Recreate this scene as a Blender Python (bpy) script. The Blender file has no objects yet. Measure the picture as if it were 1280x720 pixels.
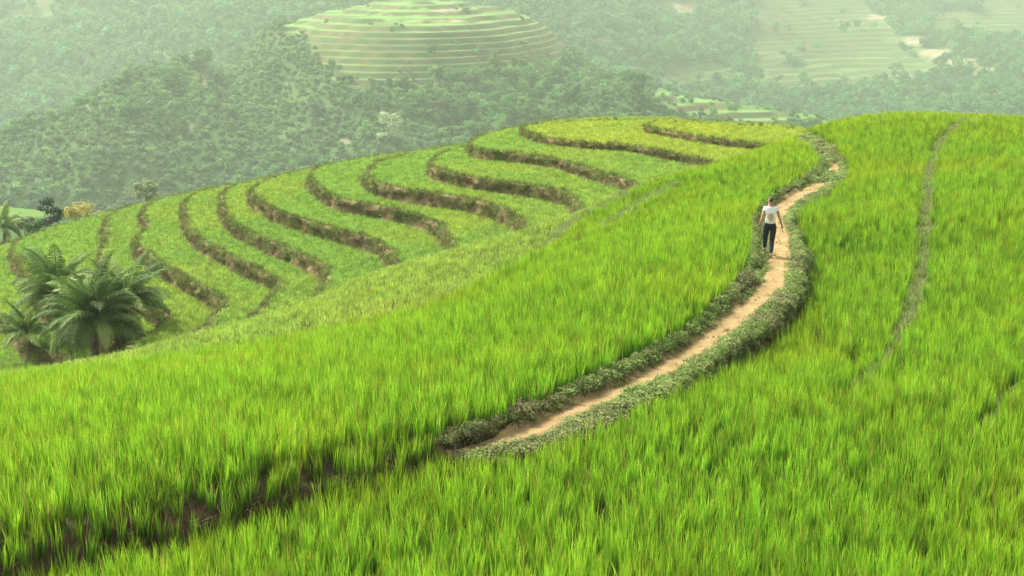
import bpy, bmesh, math, random
import numpy as np
from mathutils import Vector, Matrix, Euler, noise as mnoise

random.seed(7)
RNG = np.random.default_rng(11)
scene = bpy.context.scene
COL = scene.collection
R = math.radians

# ------------------------------------------------------------------ camera
F = 1778.0                     # focal length in photo pixels (1280 wide)
PITCH = R(12.6)
CAMZ = 8.0
CP, SP = math.cos(PITCH), math.sin(PITCH)


def ray(u, v):
    xc = (u - 640.0) / F
    yc = (360.0 - v) / F
    return np.array([xc, CP + yc * SP, -SP + yc * CP])


def pz(u, v, z):
    """the point of the place at height z that the photo shows at (u, v)"""
    d = ray(u, v)
    t = (z - CAMZ) / d[2]
    return np.array([d[0] * t, d[1] * t, z])


def pt(u, v, t):
    d = ray(u, v)
    return np.array([d[0] * t, d[1] * t, CAMZ + d[2] * t])


def proj(P):
    P = np.asarray(P, float)
    y = P[..., 1]
    z = P[..., 2] - CAMZ
    dep = y * CP - z * SP
    up = y * SP + z * CP
    dep_s = np.where(dep > 0.1, dep, 0.1)
    return 640 + F * P[..., 0] / dep_s, 360 - F * up / dep_s, dep


def in_view(P, mx=160, top=120, bot=160):
    u, v, d = proj(P)
    return (d > 1) & (u > -mx) & (u < 1280 + mx) & (v > -top) & (v < 720 + bot)


cam_data = bpy.data.cameras.new("camera")
cam = bpy.data.objects.new("camera", cam_data)
COL.objects.link(cam)
cam.location = (0, 0, CAMZ)
cam.rotation_euler = (R(90) - PITCH, 0, 0)
cam_data.sensor_width = 36
cam_data.lens = F / 1280 * 36
cam_data.clip_start = 0.3
cam_data.clip_end = 6000
cam_data.dof.use_dof = True
cam_data.dof.focus_distance = 29
cam_data.dof.aperture_fstop = 4.5
scene.camera = cam

# ------------------------------------------------------------------ helpers


def rbf(pts, c, smooth=0.0):
    pts = np.array(pts, float)
    n = len(pts)
    X = pts[:, :2]
    A = np.sqrt(((X[:, None] - X[None]) ** 2).sum(-1) + c * c)
    A -= np.eye(n) * smooth
    Pm = np.c_[np.ones(n), X]
    M = np.block([[A, Pm], [Pm.T, np.zeros((3, 3))]])
    w = np.linalg.lstsq(M, np.r_[pts[:, 2], 0, 0, 0], rcond=None)[0]

    def f(x, y):
        x = np.asarray(x, float)
        y = np.asarray(y, float)
        o = w[n] + w[n + 1] * x + w[n + 2] * y
        for i in range(n):
            o = o + w[i] * np.sqrt((x - X[i, 0]) ** 2 + (y - X[i, 1]) ** 2 + c * c)
        return o
    return f


def smooth01(t):
    t = np.clip(t, 0, 1)
    return t * t * (3 - 2 * t)


_perm = RNG.permutation(512)
_grad = RNG.random(512)


def vnoise(x, y, s=1.0, seed=0):
    """2-D value noise 0..1, vectorised"""
    x = np.asarray(x, float) / s + seed * 17.31
    y = np.asarray(y, float) / s + seed * 9.77
    xi = np.floor(x).astype(int)
    yi = np.floor(y).astype(int)
    xf = smooth01(x - xi)
    yf = smooth01(y - yi)

    def g(a, b):
        return _grad[_perm[(_perm[a % 512] + b) % 512]]
    return ((g(xi, yi) * (1 - xf) + g(xi + 1, yi) * xf) * (1 - yf)
            + (g(xi, yi + 1) * (1 - xf) + g(xi + 1, yi + 1) * xf) * yf)


def fbm(x, y, s, seed=0, n=4):
    o, a, tot = 0, 1.0, 0
    for k in range(n):
        o = o + a * vnoise(x, y, s / 2 ** k, seed + k)
        tot += a
        a *= .5
    return o / tot


def smoothline(pts, sub=8):
    """Catmull-Rom through the points"""
    P = np.array(pts, float)
    P = np.vstack([2 * P[0] - P[1], P, 2 * P[-1] - P[-2]])
    out = []
    for i in range(1, len(P) - 2):
        p0, p1, p2, p3 = P[i - 1:i + 3]
        for k in range(sub):
            t = k / sub
            out.append(.5 * ((2 * p1) + (-p0 + p2) * t + (2 * p0 - 5 * p1 + 4 * p2 - p3) * t * t
                             + (-p0 + 3 * p1 - 3 * p2 + p3) * t ** 3))
    out.append(P[-2])
    return np.array(out)


def resample(P, step=None, n=None):
    P = np.asarray(P, float)
    d = np.r_[0, np.cumsum(np.linalg.norm(np.diff(P, axis=0), axis=1))]
    if n is None:
        n = max(2, int(d[-1] / step) + 1)
    s = np.linspace(0, d[-1], n)
    return np.stack([np.interp(s, d, P[:, k]) for k in range(P.shape[1])], 1)


def sdist(x, y, line):
    """signed distance to a polyline, positive on its LEFT side; and the arc fraction of the nearest point"""
    x = np.asarray(x, float)
    y = np.asarray(y, float)
    best = np.full(x.shape, 1e18)
    sg = np.ones(x.shape)
    par = np.zeros(x.shape)
    L = np.asarray(line)[:, :2]
    n = len(L) - 1
    for i in range(n):
        ax, ay = L[i]
        bx, by = L[i + 1]
        dx, dy = bx - ax, by - ay
        l2 = dx * dx + dy * dy + 1e-12
        t = ((x - ax) * dx + (y - ay) * dy) / l2
        lo = -50 if i == 0 else 0
        hi = 50 if i == n - 1 else 1
        t = np.clip(t, lo, hi)
        ex, ey = x - ax - t * dx, y - ay - t * dy
        d2 = ex * ex + ey * ey
        cr = dx * (y - ay) - dy * (x - ax)
        m = d2 < best
        best = np.where(m, d2, best)
        sg = np.where(m, np.where(cr >= 0, 1, -1), sg)
        par = np.where(m, (i + np.clip(t, 0, 1)) / n, par)
    return np.sqrt(best) * sg, par


def inpoly(x, y, poly):
    x = np.asarray(x, float)
    y = np.asarray(y, float)
    poly = np.asarray(poly)[:, :2]
    ins = np.zeros(x.shape, bool)
    n = len(poly)
    for i in range(n):
        x1, y1 = poly[i]
        x2, y2 = poly[(i + 1) % n]
        if y1 == y2:
            continue
        c = ((y1 > y) != (y2 > y)) & (x < (x2 - x1) * (y - y1) / (y2 - y1) + x1)
        ins ^= c
    return ins


def tag(o, label=None, cat=None, group=None, kind=None):
    if label:
        o['label'] = label
    if cat:
        o['category'] = cat
    if group:
        o['group'] = group
    if kind:
        o['kind'] = kind
    return o


def mesh_obj(name, V, Fc, mats, parent=None, smooth=False, attrs=None, link=True, fmat=None):
    me = bpy.data.meshes.new(name)
    V = np.asarray(V, np.float32)
    if isinstance(Fc, np.ndarray):
        k = Fc.shape[1]
        me.vertices.add(len(V))
        me.vertices.foreach_set('co', V.ravel())
        me.loops.add(Fc.size)
        me.loops.foreach_set('vertex_index', Fc.astype(np.int32).ravel())
        me.polygons.add(len(Fc))
        me.polygons.foreach_set('loop_start', np.arange(0, Fc.size, k, dtype=np.int32))
        me.update(calc_edges=True)
        me.validate()
    else:
        me.from_pydata([tuple(v) for v in V], [], Fc)
    if not isinstance(mats, (list, tuple)):
        mats = [mats]
    for m in mats:
        if m:
            me.materials.append(m)
    if fmat is not None:
        me.polygons.foreach_set('material_index', np.asarray(fmat, np.int32))
    me.polygons.foreach_set('use_smooth', np.full(len(me.polygons), bool(smooth)))
    for k, a in (attrs or {}).items():
        at = me.attributes.new(k, 'FLOAT', 'POINT')
        at.data.foreach_set('value', np.asarray(a, np.float32))
    o = bpy.data.objects.new(name, me)
    if link:
        COL.objects.link(o)
    if parent:
        o.parent = parent
    return o


def grid_faces(nr, nc):
    i = np.arange(nr - 1)[:, None] * nc + np.arange(nc - 1)[None]
    i = i.ravel()
    return np.stack([i, i + 1, i + nc + 1, i + nc], 1)


# ------------------------------------------------------------------ materials
def new_mat(name):
    m = bpy.data.materials.new(name)
    m.use_nodes = True
    nt = m.node_tree
    nt.nodes.clear()
    out = nt.nodes.new('ShaderNodeOutputMaterial')
    return m, nt, out


class N:
    """small node-building helper"""

    def __init__(s, nt):
        s.nt = nt

    def __call__(s, t, **kw):
        n = s.nt.nodes.new('ShaderNode' + t)
        for k, v in kw.items():
            setattr(n, k, v)
        return n

    def link(s, a, b):
        s.nt.links.new(a, b)

    def mix(s, fac, a, b, mode='MIX'):
        n = s('Mix', data_type='RGBA', blend_type=mode)
        for sock, v in ((n.inputs[0], fac), (n.inputs[6], a), (n.inputs[7], b)):
            if isinstance(v, (int, float)):
                sock.default_value = v
            elif isinstance(v, tuple):
                sock.default_value = (*v, 1)
            else:
                s.link(v, sock)
        return n.outputs[2]

    def noise(s, scale, detail=3, vec=None, rough=.55):
        n = s('TexNoise')
        n.inputs['Scale'].default_value = scale
        n.inputs['Detail'].default_value = detail
        n.inputs['Roughness'].default_value = rough
        if vec is not None:
            s.link(vec, n.inputs['Vector'])
        return n.outputs['Fac']

    def ramp(s, fac, lo, hi, a=0.0, b=1.0):
        n = s('MapRange')
        n.interpolation_type = 'SMOOTHSTEP'
        n.inputs[1].default_value = lo
        n.inputs[2].default_value = hi
        n.inputs[3].default_value = a
        n.inputs[4].default_value = b
        s.link(fac, n.inputs[0])
        return n.outputs[0]

    def pos(s):
        return s('NewGeometry').outputs['Position']

    def attr(s, name, inst=False):
        a = s('Attribute', attribute_type='INSTANCER' if inst else 'GEOMETRY', attribute_name=name)
        return a.outputs['Fac']


def leaf_shader(n, out, col, trans=.4, rough=.65, spec=.12, tcol=None):
    p = n('BsdfPrincipled')
    p.inputs['Roughness'].default_value = rough
    p.inputs['Specular IOR Level'].default_value = spec
    t = n('BsdfTranslucent')
    n.link(col, p.inputs['Base Color'])
    n.link(tcol if tcol is not None else col, t.inputs['Color'])
    m = n('MixShader')
    m.inputs[0].default_value = trans
    n.link(p.outputs[0], m.inputs[1])
    n.link(t.outputs[0], m.inputs[2])
    n.link(m.outputs[0], out.inputs['Surface'])


def blade_mat(name, low, mid, tip, yellow, dead, dead_share=.05, trans=.45, spec=.12, patch=6.0):
    """grass-like leaf: colour from root to tip, blade to blade, clump to clump and patch to patch of the field"""
    m, nt, out = new_mat(name)
    n = N(nt)
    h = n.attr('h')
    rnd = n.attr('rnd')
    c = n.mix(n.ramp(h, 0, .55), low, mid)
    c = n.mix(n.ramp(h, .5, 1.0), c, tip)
    yel = n.attr('yel', True)
    pn = n.noise(1 / patch, 3, n.pos())
    add = n('Math', operation='ADD', use_clamp=True)
    n.link(n.ramp(pn, .44, .7, 0, .36), add.inputs[0])
    n.link(yel, add.inputs[1])
    c = n.mix(add.outputs[0], c, yellow)
    oi = n('ObjectInfo')
    hv = n('HueSaturation')
    n.link(c, hv.inputs['Color'])
    n.link(n.ramp(oi.outputs['Random'], 0, 1, .6, 1.35), hv.inputs['Value'])
    n.link(n.ramp(rnd, 0, 1, .485, .512), hv.inputs['Hue'])
    h2 = n('HueSaturation')
    n.link(hv.outputs[0], h2.inputs['Color'])
    w1 = n('Math', operation='FRACT')
    w2 = n('Math', operation='MULTIPLY')
    w2.inputs[1].default_value = 7.31
    n.link(rnd, w2.inputs[0])
    n.link(w2.outputs[0], w1.inputs[0])
    n.link(n.ramp(w1.outputs[0], 0, 1, .68, 1.32), h2.inputs['Value'])
    c = h2.outputs[0]
    c = n.mix(n.ramp(rnd, 1 - dead_share, 1 - dead_share + .01), c, dead)
    leaf_shader(n, out, c, trans=trans, spec=spec)
    return m


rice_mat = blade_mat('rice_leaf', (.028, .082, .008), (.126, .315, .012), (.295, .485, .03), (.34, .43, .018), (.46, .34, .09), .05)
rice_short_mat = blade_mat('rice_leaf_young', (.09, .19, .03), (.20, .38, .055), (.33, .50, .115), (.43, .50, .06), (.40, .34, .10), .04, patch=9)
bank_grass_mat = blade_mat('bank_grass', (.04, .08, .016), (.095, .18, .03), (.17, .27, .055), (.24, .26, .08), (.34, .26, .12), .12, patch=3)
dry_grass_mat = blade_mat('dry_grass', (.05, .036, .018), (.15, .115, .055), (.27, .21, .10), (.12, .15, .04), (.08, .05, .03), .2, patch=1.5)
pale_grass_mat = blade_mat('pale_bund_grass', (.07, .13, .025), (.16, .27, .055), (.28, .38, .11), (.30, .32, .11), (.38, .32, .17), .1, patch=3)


def herb_mat():
    m, nt, out = new_mat('verge_herb_leaf')
    n = N(nt)
    rnd = n.attr('rnd')
    c = n.mix(rnd, (.14, .205, .045), (.33, .41, .125))
    c = n.mix(n.ramp(n.noise(1.1, 4, n.pos()), .42, .62, 0, .8), c, (.17, .27, .055))
    c = n.mix(n.ramp(n.noise(.7, 4, n.pos()), .60, .76, 0, .4), c, (.30, .25, .14))
    c = n.mix(n.attr('yel', True), c, (.21, .155, .09))
    oi = n('ObjectInfo')
    hv = n('HueSaturation')
    n.link(c, hv.inputs['Color'])
    n.link(n.ramp(oi.outputs['Random'], 0, 1, .7, 1.25), hv.inputs['Value'])
    leaf_shader(n, out, hv.outputs[0], trans=.3, spec=.2)
    return m


verge_mat = herb_mat()


def canopy_mat(name, a, b, c3, var=(.75, 1.25), trans=.3):
    m, nt, out = new_mat(name)
    n = N(nt)
    oi = n('ObjectInfo')
    c = n.mix(n.attr('rnd'), a, b)
    c = n.mix(n.ramp(oi.outputs['Random'], .6, 1.0, 0, .8), c, c3)
    c = n.mix(n.ramp(n.noise(.02, 3, n.pos()), .45, .7, 0, .5), c, c3)
    hv = n('HueSaturation')
    n.link(c, hv.inputs['Color'])
    n.link(n.ramp(oi.outputs['Random'], 0, 1, *var), hv.inputs['Value'])
    leaf_shader(n, out, hv.outputs[0], trans=trans, spec=.2)
    return m


forest_mat = canopy_mat('forest_leaf', (.052, .15, .034), (.105, .25, .054), (.165, .31, .075))
far_forest_mat = canopy_mat('far_forest_leaf', (.042, .14, .042), (.08, .22, .062), (.12, .26, .08))
scrub_mat = canopy_mat('scrub_leaf', (.065, .16, .042), (.12, .25, .065), (.18, .27, .09))
palm_mat = canopy_mat('palm_leaf', (.075, .15, .032), (.16, .265, .06), (.27, .33, .10), var=(.65, 1.35))
palm_dry_mat = canopy_mat('palm_dry_leaf', (.20, .15, .07), (.30, .22, .10), (.25, .22, .09))
yellow_leaf_mat = canopy_mat('yellow_blossom', (.42, .38, .08), (.55, .48, .12), (.50, .42, .10))
blue_leaf_mat = canopy_mat('blue_green_leaf', (.05, .11, .06), (.09, .17, .085), (.12, .18, .09))
pale_leaf_mat = canopy_mat('pale_leaf', (.28, .34, .17), (.42, .48, .26), (.36, .42, .2))
mix_leaf_mat = canopy_mat('olive_leaf', (.13, .17, .06), (.22, .25, .11), (.25, .23, .12))


def simple_mat(name, ca, cb, scale=8, rough=.85, spec=.2, bump=0.0, detail=5):
    m, nt, out = new_mat(name)
    n = N(nt)
    p = n('BsdfPrincipled')
    tc = n('TexCoord').outputs['Object']
    nz = n.noise(scale, detail, tc)
    n.link(n.mix(n.ramp(nz, .3, .7), ca, cb), p.inputs['Base Color'])
    p.inputs['Roughness'].default_value = rough
    p.inputs['Specular IOR Level'].default_value = spec
    if bump:
        b = n('Bump')
        b.inputs['Strength'].default_value = bump
        b.inputs['Distance'].default_value = .03
        n.link(nz, b.inputs['Height'])
        n.link(b.outputs[0], p.inputs['Normal'])
    n.link(p.outputs[0], out.inputs['Surface'])
    return m


def field_soil_mat():
    m, nt, out = new_mat('field_soil')
    n = N(nt)
    p = n('BsdfPrincipled')
    pos = n.pos()
    c = n.mix(n.ramp(n.noise(2.5, 5, pos), .35, .65), (.035, .038, .012), (.055, .055, .02))
    g = n('NewGeometry')
    sx = n('SeparateXYZ')
    n.link(g.outputs['Normal'], sx.inputs[0])
    soil = n.mix(n.ramp(n.noise(4, 5, pos), .3, .7), (.035, .022, .012), (.10, .062, .034))
    c = n.mix(n.ramp(sx.outputs['Z'], .9, .75), c, soil)
    n.link(c, p.inputs['Base Color'])
    p.inputs['Roughness'].default_value = .95
    p.inputs['Specular IOR Level'].default_value = .05
    b = n('Bump')
    b.inputs['Strength'].default_value = .6
    b.inputs['Distance'].default_value = .05
    n.link(n.noise(9, 5, pos), b.inputs['Height'])
    n.link(b.outputs[0], p.inputs['Normal'])
    n.link(p.outputs[0], out.inputs['Surface'])
    return m


def path_mat():
    m, nt, out = new_mat('path_earth')
    n = N(nt)
    p = n('BsdfPrincipled')
    pos = n.pos()
    c = n.mix(n.ramp(n.noise(1.6, 6, pos), .3, .7), (.225, .158, .072), (.32, .23, .105))
    c = n.mix(n.ramp(n.noise(6, 5, pos), .58, .75, 0, .6), c, (.19, .115, .06))
    c = n.mix(n.ramp(n.noise(22, 3, pos), .62, .72, 0, .6), c, (.22, .15, .09))
    n.link(c, p.inputs['Base Color'])
    p.inputs['Roughness'].default_value = .95
    p.inputs['Specular IOR Level'].default_value = .05
    b = n('Bump')
    b.inputs['Strength'].default_value = .7
    b.inputs['Distance'].default_value = .04
    n.link(n.noise(10, 6, pos), b.inputs['Height'])
    n.link(b.outputs[0], p.inputs['Normal'])
    n.link(p.outputs[0], out.inputs['Surface'])
    return m


def bank_mat():
    m, nt, out = new_mat('bank_earth')
    n = N(nt)
    p = n('BsdfPrincipled')
    pos = n.pos()
    c = n.mix(n.ramp(n.noise(2.2, 6, pos), .3, .7), (.09, .065, .032), (.235, .18, .092))
    c = n.mix(n.ramp(n.noise(.9, 5, pos), .45, .58, 0, .85), c, (.09, .12, .03))
    n.link(c, p.inputs['Base Color'])
    p.inputs['Roughness'].default_value = .95
    p.inputs['Specular IOR Level'].default_value = .05
    b = n('Bump')
    b.inputs['Strength'].default_value = .9
    b.inputs['Distance'].default_value = .08
    n.link(n.noise(6, 6, pos), b.inputs['Height'])
    n.link(b.outputs[0], p.inputs['Normal'])
    n.link(p.outputs[0], out.inputs['Surface'])
    return m


def hill_mat(name, g1, g2, grass):
    m, nt, out = new_mat(name)
    n = N(nt)
    p = n('BsdfPrincipled')
    pos = n.pos()
    c = n.mix(n.ramp(n.noise(.035, 6, pos), .35, .65), g1, g2)
    terr = n.attr('terr')
    g = n('NewGeometry')
    sx = n('SeparateXYZ')
    n.link(g.outputs['Normal'], sx.inputs[0])
    tread = n.mix(n.ramp(n.noise(.04, 3, pos), .42, .58), grass, tuple(x * .6 for x in grass))
    tread = n.mix(n.ramp(n.noise(.05, 2, pos), .6, .75, 0, .5), tread, (.20, .20, .09))
    riser = n.mix(n.ramp(n.noise(.10, 5, pos), .38, .62), (.115, .10, .045), (.06, .10, .028))
    t = n.mix(n.ramp(sx.outputs['Z'], .965, .88), tread, riser)
    c = n.mix(terr, c, t)
    soil = n.mix(n.ramp(n.noise(.11, 5, pos), .35, .65), (.32, .25, .16), (.20, .17, .09))
    c = n.mix(n.attr('soil'), c, soil)
    n.link(c, p.inputs['Base Color'])
    p.inputs['Roughness'].default_value = .95
    p.inputs['Specular IOR Level'].default_value = .05
    p.inputs['Specular IOR Level'].default_value = .1
    n.link(p.outputs[0], out.inputs['Surface'])
    return m


soil_mat = field_soil_mat()
earth_path_mat = path_mat()
earth_bank_mat = bank_mat()
tread_mat = simple_mat('tread_soil', (.07, .085, .025), (.11, .12, .04), 1.5, .95)
mid_hill_mat = hill_mat('mid_hill_ground', (.028, .065, .016), (.055, .10, .026), (.12, .21, .05))
far_hill_mat = hill_mat('far_hill_ground', (.035, .075, .02), (.06, .11, .032), (.085, .145, .036))
trunk_mat = simple_mat('trunk_bark', (.13, .10, .07), (.26, .21, .15), 5, .9, bump=.4)
clod_mat = simple_mat('earth_clod', (.16, .11, .055), (.27, .19, .10), 6, .95, .05)
stone_mat = simple_mat('stone', (.13, .11, .085), (.25, .22, .17), 4, .9, bump=.5)

# ------------------------------------------------------------------ instancing of "stuff"


def src_collection(name, meshes):
    c = bpy.data.collections.new(name)          # stays outside the scene: only a store of plant shapes
    for i, o in enumerate(meshes):
        c.objects.link(o)
    return c


def scatter(name, P, rot, scl, coll, nvar, yel=None, label=None, cat=None, group=None, kind='stuff'):
    P = np.asarray(P, np.float32)
    k = len(P)
    me = bpy.data.meshes.new(name)
    me.vertices.add(k)
    me.vertices.foreach_set('co', P.ravel())
    a = me.attributes.new('rot', 'FLOAT_VECTOR', 'POINT')
    a.data.foreach_set('vector', np.asarray(rot, np.float32).ravel())
    a = me.attributes.new('scl', 'FLOAT_VECTOR', 'POINT')
    scl = np.asarray(scl, np.float32)
    if scl.ndim == 1:
        scl = np.stack([scl] * 3, 1)
    a.data.foreach_set('vector', scl.ravel())
    a = me.attributes.new('pick', 'INT', 'POINT')
    a.data.foreach_set('value', RNG.integers(0, nvar, k).astype(np.int32))
    a = me.attributes.new('yel', 'FLOAT', 'POINT')
    a.data.foreach_set('value', np.zeros(k, np.float32) if yel is None else np.asarray(yel, np.float32))
    o = bpy.data.objects.new(name, me)
    COL.objects.link(o)
    ng = bpy.data.node_groups.new(name + '_scatter', 'GeometryNodeTree')
    ng.interface.new_socket('Geometry', in_out='INPUT', socket_type='NodeSocketGeometry')
    ng.interface.new_socket('Geometry', in_out='OUTPUT', socket_type='NodeSocketGeometry')
    nn = ng.nodes
    gi, go = nn.new('NodeGroupInput'), nn.new('NodeGroupOutput')
    ci = nn.new('GeometryNodeCollectionInfo')
    ci.inputs['Collection'].default_value = coll
    ci.inputs['Separate Children'].default_value = True
    ci.inputs['Reset Children'].default_value = True
    ip = nn.new('GeometryNodeInstanceOnPoints')
    ip.inputs['Pick Instance'].default_value = True

    def na(nm, ty):
        q = nn.new('GeometryNodeInputNamedAttribute')
        q.data_type = ty
        q.inputs['Name'].default_value = nm
        return q.outputs['Attribute']
    e2r = nn.new('FunctionNodeEulerToRotation')
    L = ng.links.new
    L(na('rot', 'FLOAT_VECTOR'), e2r.inputs[0])
    L(gi.outputs[0], ip.inputs['Points'])
    L(ci.outputs[0], ip.inputs['Instance'])
    L(na('pick', 'INT'), ip.inputs['Instance Index'])
    L(e2r.outputs[0], ip.inputs['Rotation'])
    L(na('scl', 'FLOAT_VECTOR'), ip.inputs['Scale'])
    L(ip.outputs[0], go.inputs[0])
    md = o.modifiers.new('scatter', 'NODES')
    md.node_group = ng
    tag(o, label, cat, group, kind)
    return o


def jitter_grid(x0, x1, y0, y1, step):
    xs = np.arange(x0, x1, step)
    ys = np.arange(y0, y1, step)
    X, Y = np.meshgrid(xs, ys)
    X = X.ravel() + RNG.uniform(-.5, .5, X.size) * step
    Y = Y.ravel() + RNG.uniform(-.5, .5, Y.size) * step
    return X, Y


def blades(name, mat, n, h, w, spread, lean, seed, seg=4, hvar=.35, upright=.5):
    rg = np.random.default_rng(seed)
    V, Fq, H, RN = [], [], [], []
    for b in range(n):
        a = rg.uniform(0, 2 * math.pi)
        r0 = spread * math.sqrt(rg.random())
        x0, y0 = r0 * math.cos(a + rg.normal(0, .8)), r0 * math.sin(a + rg.normal(0, .8))
        hh = h * (1 - hvar * rg.random())
        ln = lean * hh * (rg.random() ** upright)
        curl = rg.uniform(.0, .35)
        ww = w * rg.uniform(.7, 1.2)
        fa = a + rg.normal(0, .5)
        sx, sy = -math.sin(fa + rg.normal(0, .7)), math.cos(fa + rg.normal(0, .7))
        rn = rg.random()
        base = len(V)
        for k in range(seg + 1):
            t = k / seg
            off = ln * (t ** 1.8)
            z = hh * (t - curl * t ** 3 * (ln / (hh + 1e-6)))
            hw = ww * .5 * (1 - t ** 2.2) * (.6 + .4 * min(1, t * 3))
            cx, cy = x0 + off * math.cos(fa), y0 + off * math.sin(fa)
            if k == seg:
                V.append((cx, cy, z))
                H.append(1)
                RN.append(rn)
            else:
                V += [(cx - sx * hw, cy - sy * hw, z), (cx + sx * hw, cy + sy * hw, z)]
                H += [t, t]
                RN += [rn, rn]
        for k in range(seg):
            i = base + 2 * k
            if k == seg - 1:
                Fq.append((i, i + 1, i + 2))
            else:
                Fq.append((i, i + 1, i + 3, i + 2))
    return mesh_obj(name, V, Fq, mat, attrs={'h': H, 'rnd': RN}, link=False)


def leaf_cloud(name, mat, centres, nleaf, size, seed, flat=.4, link=False, parent=None, aspect=.5):
    """many leaf-sized faces on and in a set of ellipsoid clumps [(x,y,z,rx,ry,rz)]"""
    rg = np.random.default_rng(seed)
    C = np.array(centres, float)
    vol = (C[:, 3] * C[:, 4] * C[:, 5]) ** .67
    which = rg.choice(len(C), nleaf, p=vol / vol.sum())
    d = rg.normal(size=(nleaf, 3))
    d /= np.linalg.norm(d, axis=1)[:, None]
    rad = rg.random(nleaf) ** .33 * rg.uniform(.75, 1.12, nleaf)
    P = C[which, :3] + d * C[which, 3:] * rad[:, None]
    nrm = d * .9 + rg.normal(size=(nleaf, 3)) * .55
    nrm[:, 2] += flat
    nrm /= np.linalg.norm(nrm, axis=1)[:, None]
    ref = rg.normal(size=(nleaf, 3))
    t1 = np.cross(nrm, ref)
    t1 /= np.linalg.norm(t1, axis=1)[:, None]
    t2 = np.cross(nrm, t1)
    s = (size * rg.uniform(.6, 1.3, nleaf))[:, None]
    # a leaf of four points folded along its midrib
    V = np.stack([P - t1 * s, P + t2 * s * aspect + nrm * s * .12, P + t1 * s, P - t2 * s * aspect + nrm * s * .12], 1).reshape(-1, 3)
    Fq = np.arange(nleaf * 4).reshape(-1, 4)
    rn = np.repeat(np.clip(rg.normal(.5, .25, nleaf), 0, 1), 4)
    return mesh_obj(name, V, Fq, mat, attrs={'rnd': rn, 'h': np.repeat(rad, 4)}, link=link, parent=parent)


def tube(V, Fq, pts, rads, sides=7):
    base = len(V)
    P = [Vector(p) for p in pts]
    for i, p in enumerate(P):
        d = (P[min(i + 1, len(P) - 1)] - P[max(i - 1, 0)]).normalized()
        a = d.orthogonal().normalized()
        b = d.cross(a)
        for k in range(sides):
            th = 2 * math.pi * k / sides
            V.append(tuple(p + (a * math.cos(th) + b * math.sin(th)) * rads[i]))
    for i in range(len(P) - 1):
        for k in range(sides):
            q = base + i * sides
            Fq.append((q + k, q + (k + 1) % sides, q + sides + (k + 1) % sides, q + sides + k))
    V.append(tuple(P[-1]))
    e = len(V) - 1
    q = base + (len(P) - 1) * sides
    for k in range(sides):
        Fq.append((q + k, q + (k + 1) % sides, e))


# ================================================================== NEAR FIELD
def PL_(pix, z, sub=8):
    return smoothline([pz(u, v, z) for u, v in pix], sub)


# edge of the upper (left) field, the path edges, outer edge of the right verge
fieldL = PL_([(-120, 745), (0, 700), (150, 660), (250, 637), (400, 592), (540, 552), (610, 529), (700, 493), (760, 464), (830, 430),
              (880, 397), (922, 360), (944, 328), (947, 290), (950, 265), (964, 246), (1000, 225), (1024, 210), (1030, 196), (1018, 182), (1008, 170)], .36)
pathL = PL_([(558, 569), (604, 556), (640, 541), (700, 515), (740, 497), (800, 470), (850, 440), (900, 404), (940, 371), (957, 345), (962, 320),
             (960, 290), (965, 264), (985, 244), (1020, 230), (1036, 216), (1038, 203), (1027, 188), (1012, 175)], 0)
pathR = PL_([(560, 571), (614, 562), (680, 545), (722, 522), (790, 492), (850, 462), (905, 427), (950, 390), (978, 360), (989, 330), (988, 302),
             (982, 280), (985, 264), (1000, 252), (1025, 240), (1046, 224), (1048, 205), (1035, 187), (1018, 173)], 0)
fieldR = PL_([(-120, 752), (0, 707), (150, 668), (250, 645), (400, 601), (530, 562), (600, 572), (700, 552), (760, 528), (830, 493),
              (894, 446), (949, 410), (984, 383), (1002, 348), (1004, 312), (993, 290), (990, 272), (1002, 260), (1032, 244), (1052, 226), (1052, 206), (1034, 186), (1016, 170)], .05)
bundB = PL_([(1300, 158), (1215, 166), (1185, 180), (1166, 205), (1159, 250), (1155, 300), (1145, 350), (1125, 400), (1100, 435), (1050, 478), (980, 520), (900, 556)], .1)
bundC = PL_([(1330, 400), (1285, 450), (1262, 482), (1240, 512), (1215, 535)], .1)
bundM1 = smoothline([pz(*a) for a in [(803, 238, -.9), (770, 262, -1.1), (722, 292, -1.35), (692, 322, -1.45), (640, 352, -1.55), (590, 377, -1.75), (520, 400, -1.85), (440, 412, -1.9)]], 8)
bundM2 = smoothline([pz(*a) for a in [(850, 248, -.9), (822, 262, -1.0), (790, 284, -1.15), (762, 306, -1.25), (700, 336, -1.4), (640, 366, -1.5), (560, 392, -1.6)]], 8)


def uvz(u, v, z):
    return pz(u, v, z)


def beyond(u, v, z, dt, z2):
    p = pz(u, v, z)
    q = p[:2] * (1 + dt / np.linalg.norm(p[:2]))
    return np.array([q[0], q[1], z2])


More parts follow.
